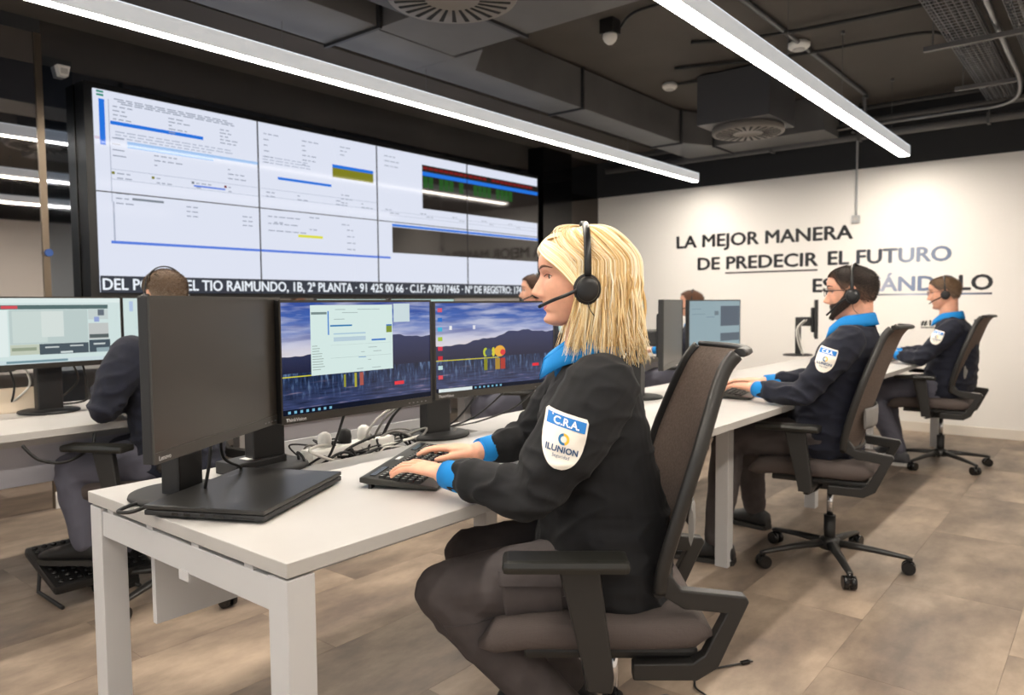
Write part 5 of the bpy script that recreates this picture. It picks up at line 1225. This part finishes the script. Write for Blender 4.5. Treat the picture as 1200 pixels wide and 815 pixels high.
def beard(body, T, cols, seed, zt, n=4200, thick=.5, length=.9):
    rnd = random.Random(seed); vs = []; fs = []; cc = []; NT = 60
    def top(a):  # upper edge by angle
        return cubic([(0,-8.5),(.18,-8.2),(.30,-6.0),(.45,-5.0),(.75,-4.9),(1.0,-4.4),(1.25,-2.4),(1.42,.5),(1.62,1.0)],a)
    rows = []
    for i in range(12):
        row = []
        for k in range(NT+1):
            a = -1.6+3.2*k/NT; zt_ = top(abs(a)); zb = cubic([(0,-11.5),(.6,-11.4),(1.0,-10.6),(1.3,-8.6),(1.62,-5.5)],abs(a)); z = zb+(zt_-zb)*i/11
            row.append(T @ head_pt(z,a,thick*min(1,(11-i)/2.5)+.05))
        rows.append(row)
    vs = [p for r in rows for p in r]
    for i in range(11):
        for k in range(NT): fs.append((i*(NT+1)+k,i*(NT+1)+k+1,(i+1)*(NT+1)+k+1,(i+1)*(NT+1)+k))
    cc = [cols[0]]*len(vs)
    # moustache
    o = len(vs); mr = []
    for i in range(4):
        for k in range(17):
            y = -2.9+5.8*k/16; z = -5.4-.28*i-.30*(abs(y)/2.2)**2
            a = math.asin(max(-.9,min(.9,y/6.9))); q = head_pt(z,a,.35 if 0 < i < 3 else .06); vs.append(T @ q); cc.append(cols[0])
    for i in range(3):
        for k in range(16): fs.append((o+i*17+k,o+i*17+k+1,o+(i+1)*17+k+1,o+(i+1)*17+k))
    for _ in range(n):
        a = rnd.uniform(-1.6,1.6); zt_ = top(abs(a)); zb = cubic([(0,-11.5),(.6,-11.4),(1.0,-10.6),(1.3,-8.6),(1.62,-5.5)],abs(a)); z = rnd.uniform(zb,zt_)
        p = head_pt(z,a,thick*.8); nr = Vector((p.x-.5,p.y,(p.z+5)*.25)).normalized(); d = (nr*.5+Vector((.1,rnd.uniform(-.4,.4),-.8))).normalized(); L = length*rnd.uniform(.4,1.)
        sd = d.cross(nr).normalized()*.06; o = len(vs); vs += [T @ (p-sd),T @ (p+sd),T @ (p+d*L)]; fs.append((o,o+1,o+2)); cc += [rnd.choice(cols)]*3
    me = bpy.data.meshes.new('beard'); me.from_pydata([tuple(v) for v in vs],[],fs); me.polygons.foreach_set('use_smooth',[True]*len(fs))
    ca = me.color_attributes.new('Col','FLOAT_COLOR','POINT'); ca.data.foreach_set('color',[x for c in cc for x in (*lin(c),1.)]); me.materials.append(m_hairshort)
    return obj('beard', me, body)
beard(bb, TB, [(50,37,31),(38,29,25),(70,52,42)], 3, -5, 7000, .75, 1.0)
def glasses(O, a, T, label, m):
    e = empty('glasses',(O[0],O[1],0),rad(90+a),label,'glasses','worn glasses'); s = T.to_scale().x
    for q in (-1,1):
        rim = [T @ Vector((10.1-.10*abs(y_),q*(3.2)+y_,z_)) for y_,z_ in [(2.6*math.cos(2*math.pi*k/24),.0+1.75*math.sin(2*math.pi*k/24)) for k in range(25)]]
        MB().tube(rim,.11*s,6).build('rim', m, e)
        MB().tube([T @ Vector((9.8,q*5.8,.5)),T @ Vector((5,q*7.5,.4)),T @ Vector((-.5,q*7.9,.2)),T @ Vector((-1.8,q*7.8,-1.4))],.12*s,6).build('temple', m, e)
    MB().tube([T @ Vector((10.1,-.7,.6)),T @ Vector((10.7,0,.9)),T @ Vector((10.1,.7,.6))],.1*s,6).build('bridge', m, e)
glasses(BO, BA, TB, 'thin dark framed glasses on the bearded man', M('glasses_dark',(40,36,34),.3,metal=.6))
headset(BO, BA, TB, 'black headset on the bearded man\'s head', out=.5, mic=1, band=.7, xo=-1.0, mz=-9.4)
# ------------------------------------------------------------------ the man at the far end
CO, CA = (6.13,.99), 2
chair(CO, CA, 'mesh back office chair under the man at the far end', 66)
DC = dict(voxel=.006, s=1.04, head=(.0,0,1.262), hyaw=4, hpitch=6, neck=(-.03,0,1.09),
    torso=[(.49,-.03,.14,.175),(.53,-.02,.160,.20),(.60,-.045,.165,.195),(.70,-.055,.165,.195),(.80,-.065,.158,.195),(.90,-.075,.148,.203),(.98,-.075,.130,.208),(1.03,-.06,.105,.175),(1.07,-.045,.082,.115),(1.10,-.038,.062,.075)],
    armL=[(-.075,.195,1.0),(.10,.275,.80),(.28,.13,.805)], armR=[(-.065,-.195,1.0),(.12,-.25,.81),(.33,-.11,.805)],
    handL=dict(d=(.85,-.45,-.12),curl=(14,26,16)), handR=dict(d=(.95,.05,-.12),curl=(14,26,16)),
    legL=[(.01,.10,.565),(.46,.13,.54),(.25,.16,.12),(1,.05,0)], legR=[(.01,-.10,.565),(.42,-.14,.54),(.32,-.14,.12),(1,-.05,0)],
    pelvis=(.01,0,.565), seed=8.3, wr=.017, collar=(-.03,0,1.075,.078,.078), brow=.26, browm='brow_grey', browc=(100,84,72), lipn='lips_c', lipc=(190,120,110), tmat=m_trou2,
    patch=((.005,.30,.945),(-.92,.05,-.24),(-.22,.05,.95),(0,-1,0),.10), psmall=True, solem=M('white_sole',(200,198,194),.6), smat=M('grey_shoe',(70,70,74),.6), jvox=.008)
bc, TC, _ = person(CO, CA, DC, 'older man with glasses in a navy jacket at the far end', sk_b)
def hl_c(t): return cubic([(0,7.6),(.5,7.4),(.95,5.0),(1.2,2.0),(1.45,1.2),(1.75,-1.2),(2.2,-4.5),(3.15,-6.5)],t)
short_hair(bc, TC, hl_c, .5, [(112,88,66),(90,70,54),(150,128,106),(76,60,48)], 6000, 1.5, 4, edge=(120,104,92), bw=(.07,.13), top=lambda z: .5*max(0,(z-5)/6))
glasses(CO, CA, TC, 'reddish glasses on the man at the far end', M('glasses_red',(120,60,48),.4))
headset(CO, CA, TC, 'black headset on the man at the far end', out=.4, mic=1, band=.7, xo=-.8, drop=False)
# ------------------------------------------------------------------ the grey-haired man seen from behind
AO, AA = (1.50,3.05), 30
chair(AO, AA, 'mesh back office chair under the grey-haired man, behind the dark monitor', 12)
DA = dict(voxel=.005, s=1.02, head=(.02,.0,1.25), hyaw=-30, hpitch=4, neck=(.0,-.01,1.09), jaw=1.03, face=False,
    torso=[(.50,-.06,.13,.16),(.54,-.03,.155,.185),(.60,-.02,.165,.195),(.70,-.01,.162,.195),(.80,.0,.155,.195),(.90,.005,.148,.205),(.98,.005,.130,.212),(1.03,.005,.105,.18),(1.07,.0,.082,.12),(1.10,.0,.062,.078)],
    ua=1.15, armL=[(.05,.20,1.0),(.095,.295,.82),(.26,-.03,.80)], armR=[(.01,-.20,1.0),(.12,-.28,.81),(.34,-.14,.805)],
    handL=dict(d=(.8,-.5,-.1)), handR=dict(d=(.95,.05,-.1)),
    legL=[(.02,.10,.575),(.335,.17,.55),(.27,.19,.26),(1,.05,0),.17], legR=[(.02,-.10,.575),(.40,-.14,.55),(.30,-.02,.14),(1,-.05,0)],
    pelvis=(.01,0,.575), seed=6.3, wr=.017, collar=(.005,0,1.075,.08,.08), tmat=m_trou2, jvox=.008)
ba, TA, _ = person(AO, AA, DA, 'grey-haired man seen from behind at the back row', sk_b)
def hl_a(t): return cubic([(0,7.0),(.5,6.6),(.95,4.5),(1.2,2.0),(1.45,1.2),(1.75,-1.5),(2.2,-5.0),(3.15,-7.0)],t)
short_hair(ba, TA, hl_a, .25, [(104,86,70),(84,66,50),(150,136,122),(70,54,42),(178,168,156),(120,98,76)], 12000, .9, 6, edge=(160,146,132), bw=(.07,.12), bald=lambda th,z: .35 if z > 8 else 0)
headset(AO, AA, TA, 'black headset on the grey-haired man seen from behind', out=.4, mic=1, band=.6, xo=-.5, drop=False)
# ------------------------------------------------------------------ two more colleagues in the back row, mostly hidden
def colleague(O, a, z, label, hcols, seed, chl, hl, tm, yaw=0):
    chair(O, a, chl, 33)
    D = dict(voxel=.007, s=.98, head=(.06,0,z), hyaw=yaw, neck=(.02,0,z-.155), jvox=.010, tvox=.012,
        torso=[(.50,-.05,.13,.15),(.54,-.02,.15,.175),(.62,-.01,.158,.18),(.74,.0,.15,.178),(.86,.01,.142,.185),(.96,.02,.125,.19),(z-.20,.02,.095,.165),(z-.17,.02,.07,.10),(z-.145,.02,.058,.07)],
        armL=[(.03,.18,z-.25),(.15,.26,.80),(.36,.14,.80)], armR=[(.03,-.18,z-.25),(.15,-.25,.80),(.36,-.14,.80)], handL=dict(d=(.95,-.1,-.1)), handR=dict(d=(.95,.1,-.1)),
        legL=[(-.03,.10,.575),(.40,.12,.55),(.34,.12,.12),(1,.05,0)], legR=[(-.03,-.10,.575),(.40,-.12,.55),(.34,-.12,.12),(1,-.05,0)], pelvis=(-.05,0,.58), seed=seed, collar=(.025,0,z-.165,.072,.072), browm='brow_dark', browc=(60,44,34), lipn='lips_c', tmat=tm)
    b, T, _ = person(O, a, D, label, sk_b)
    short_hair(b, T, hl_b, .7, hcols, 2500, 1.4, seed, top=lambda q: .6*max(0,(q-5)/6))
    headset(O, a, T, hl, out=.5, mic=1, band=.7, xo=-.8, drop=False)
colleague((3.83,2.85), 34, 1.285, 'dark-haired colleague whose face shows past the woman\'s nose', [(74,52,40),(58,42,34),(92,68,52)], 12, 'mesh back office chair of the dark-haired colleague', 'black headset on the dark-haired colleague', m_trou2, 0)
colleague((5.89,2.77), 20, 1.20, 'brown-haired colleague hidden behind two monitors', [(88,58,40),(70,48,36),(104,70,48)], 14, 'mesh back office chair of the hidden brown-haired colleague', 'black headset on the hidden colleague', m_trou2, 0)
# ------------------------------------------------------------------ foot rest by the grey-haired man
e = empty('foot_rest',(1.26,3.34,0),rad(90),'black studded foot rest on the floor by the picture edge','foot rest')
tilt = Matrix.Translation((0,0,.14)) @ Matrix.Rotation(rad(-16),4,'Y')
MB().box((-.17,-.19,-.02),(.17,.19,.02),bev=.015,mat=tilt).build('platform', m_black, e)
st = MB().ellipsoid((0,0,0),(.012,.012,.008),n=8,m=5).mesh('stud',[m_dark_gloss])
for i in range(9):
    for j in range(10):
        p = tilt @ Vector((-.14+.035*i,-.16+.0355*j,.022)); obj('stud', st, e, p)
for s_ in (-1,1): MB().tube([(-.12,s_*.15,.008),(.14,s_*.15,.008),(.10,s_*.15,.15)],.008,8).build('support', m_frame, e)
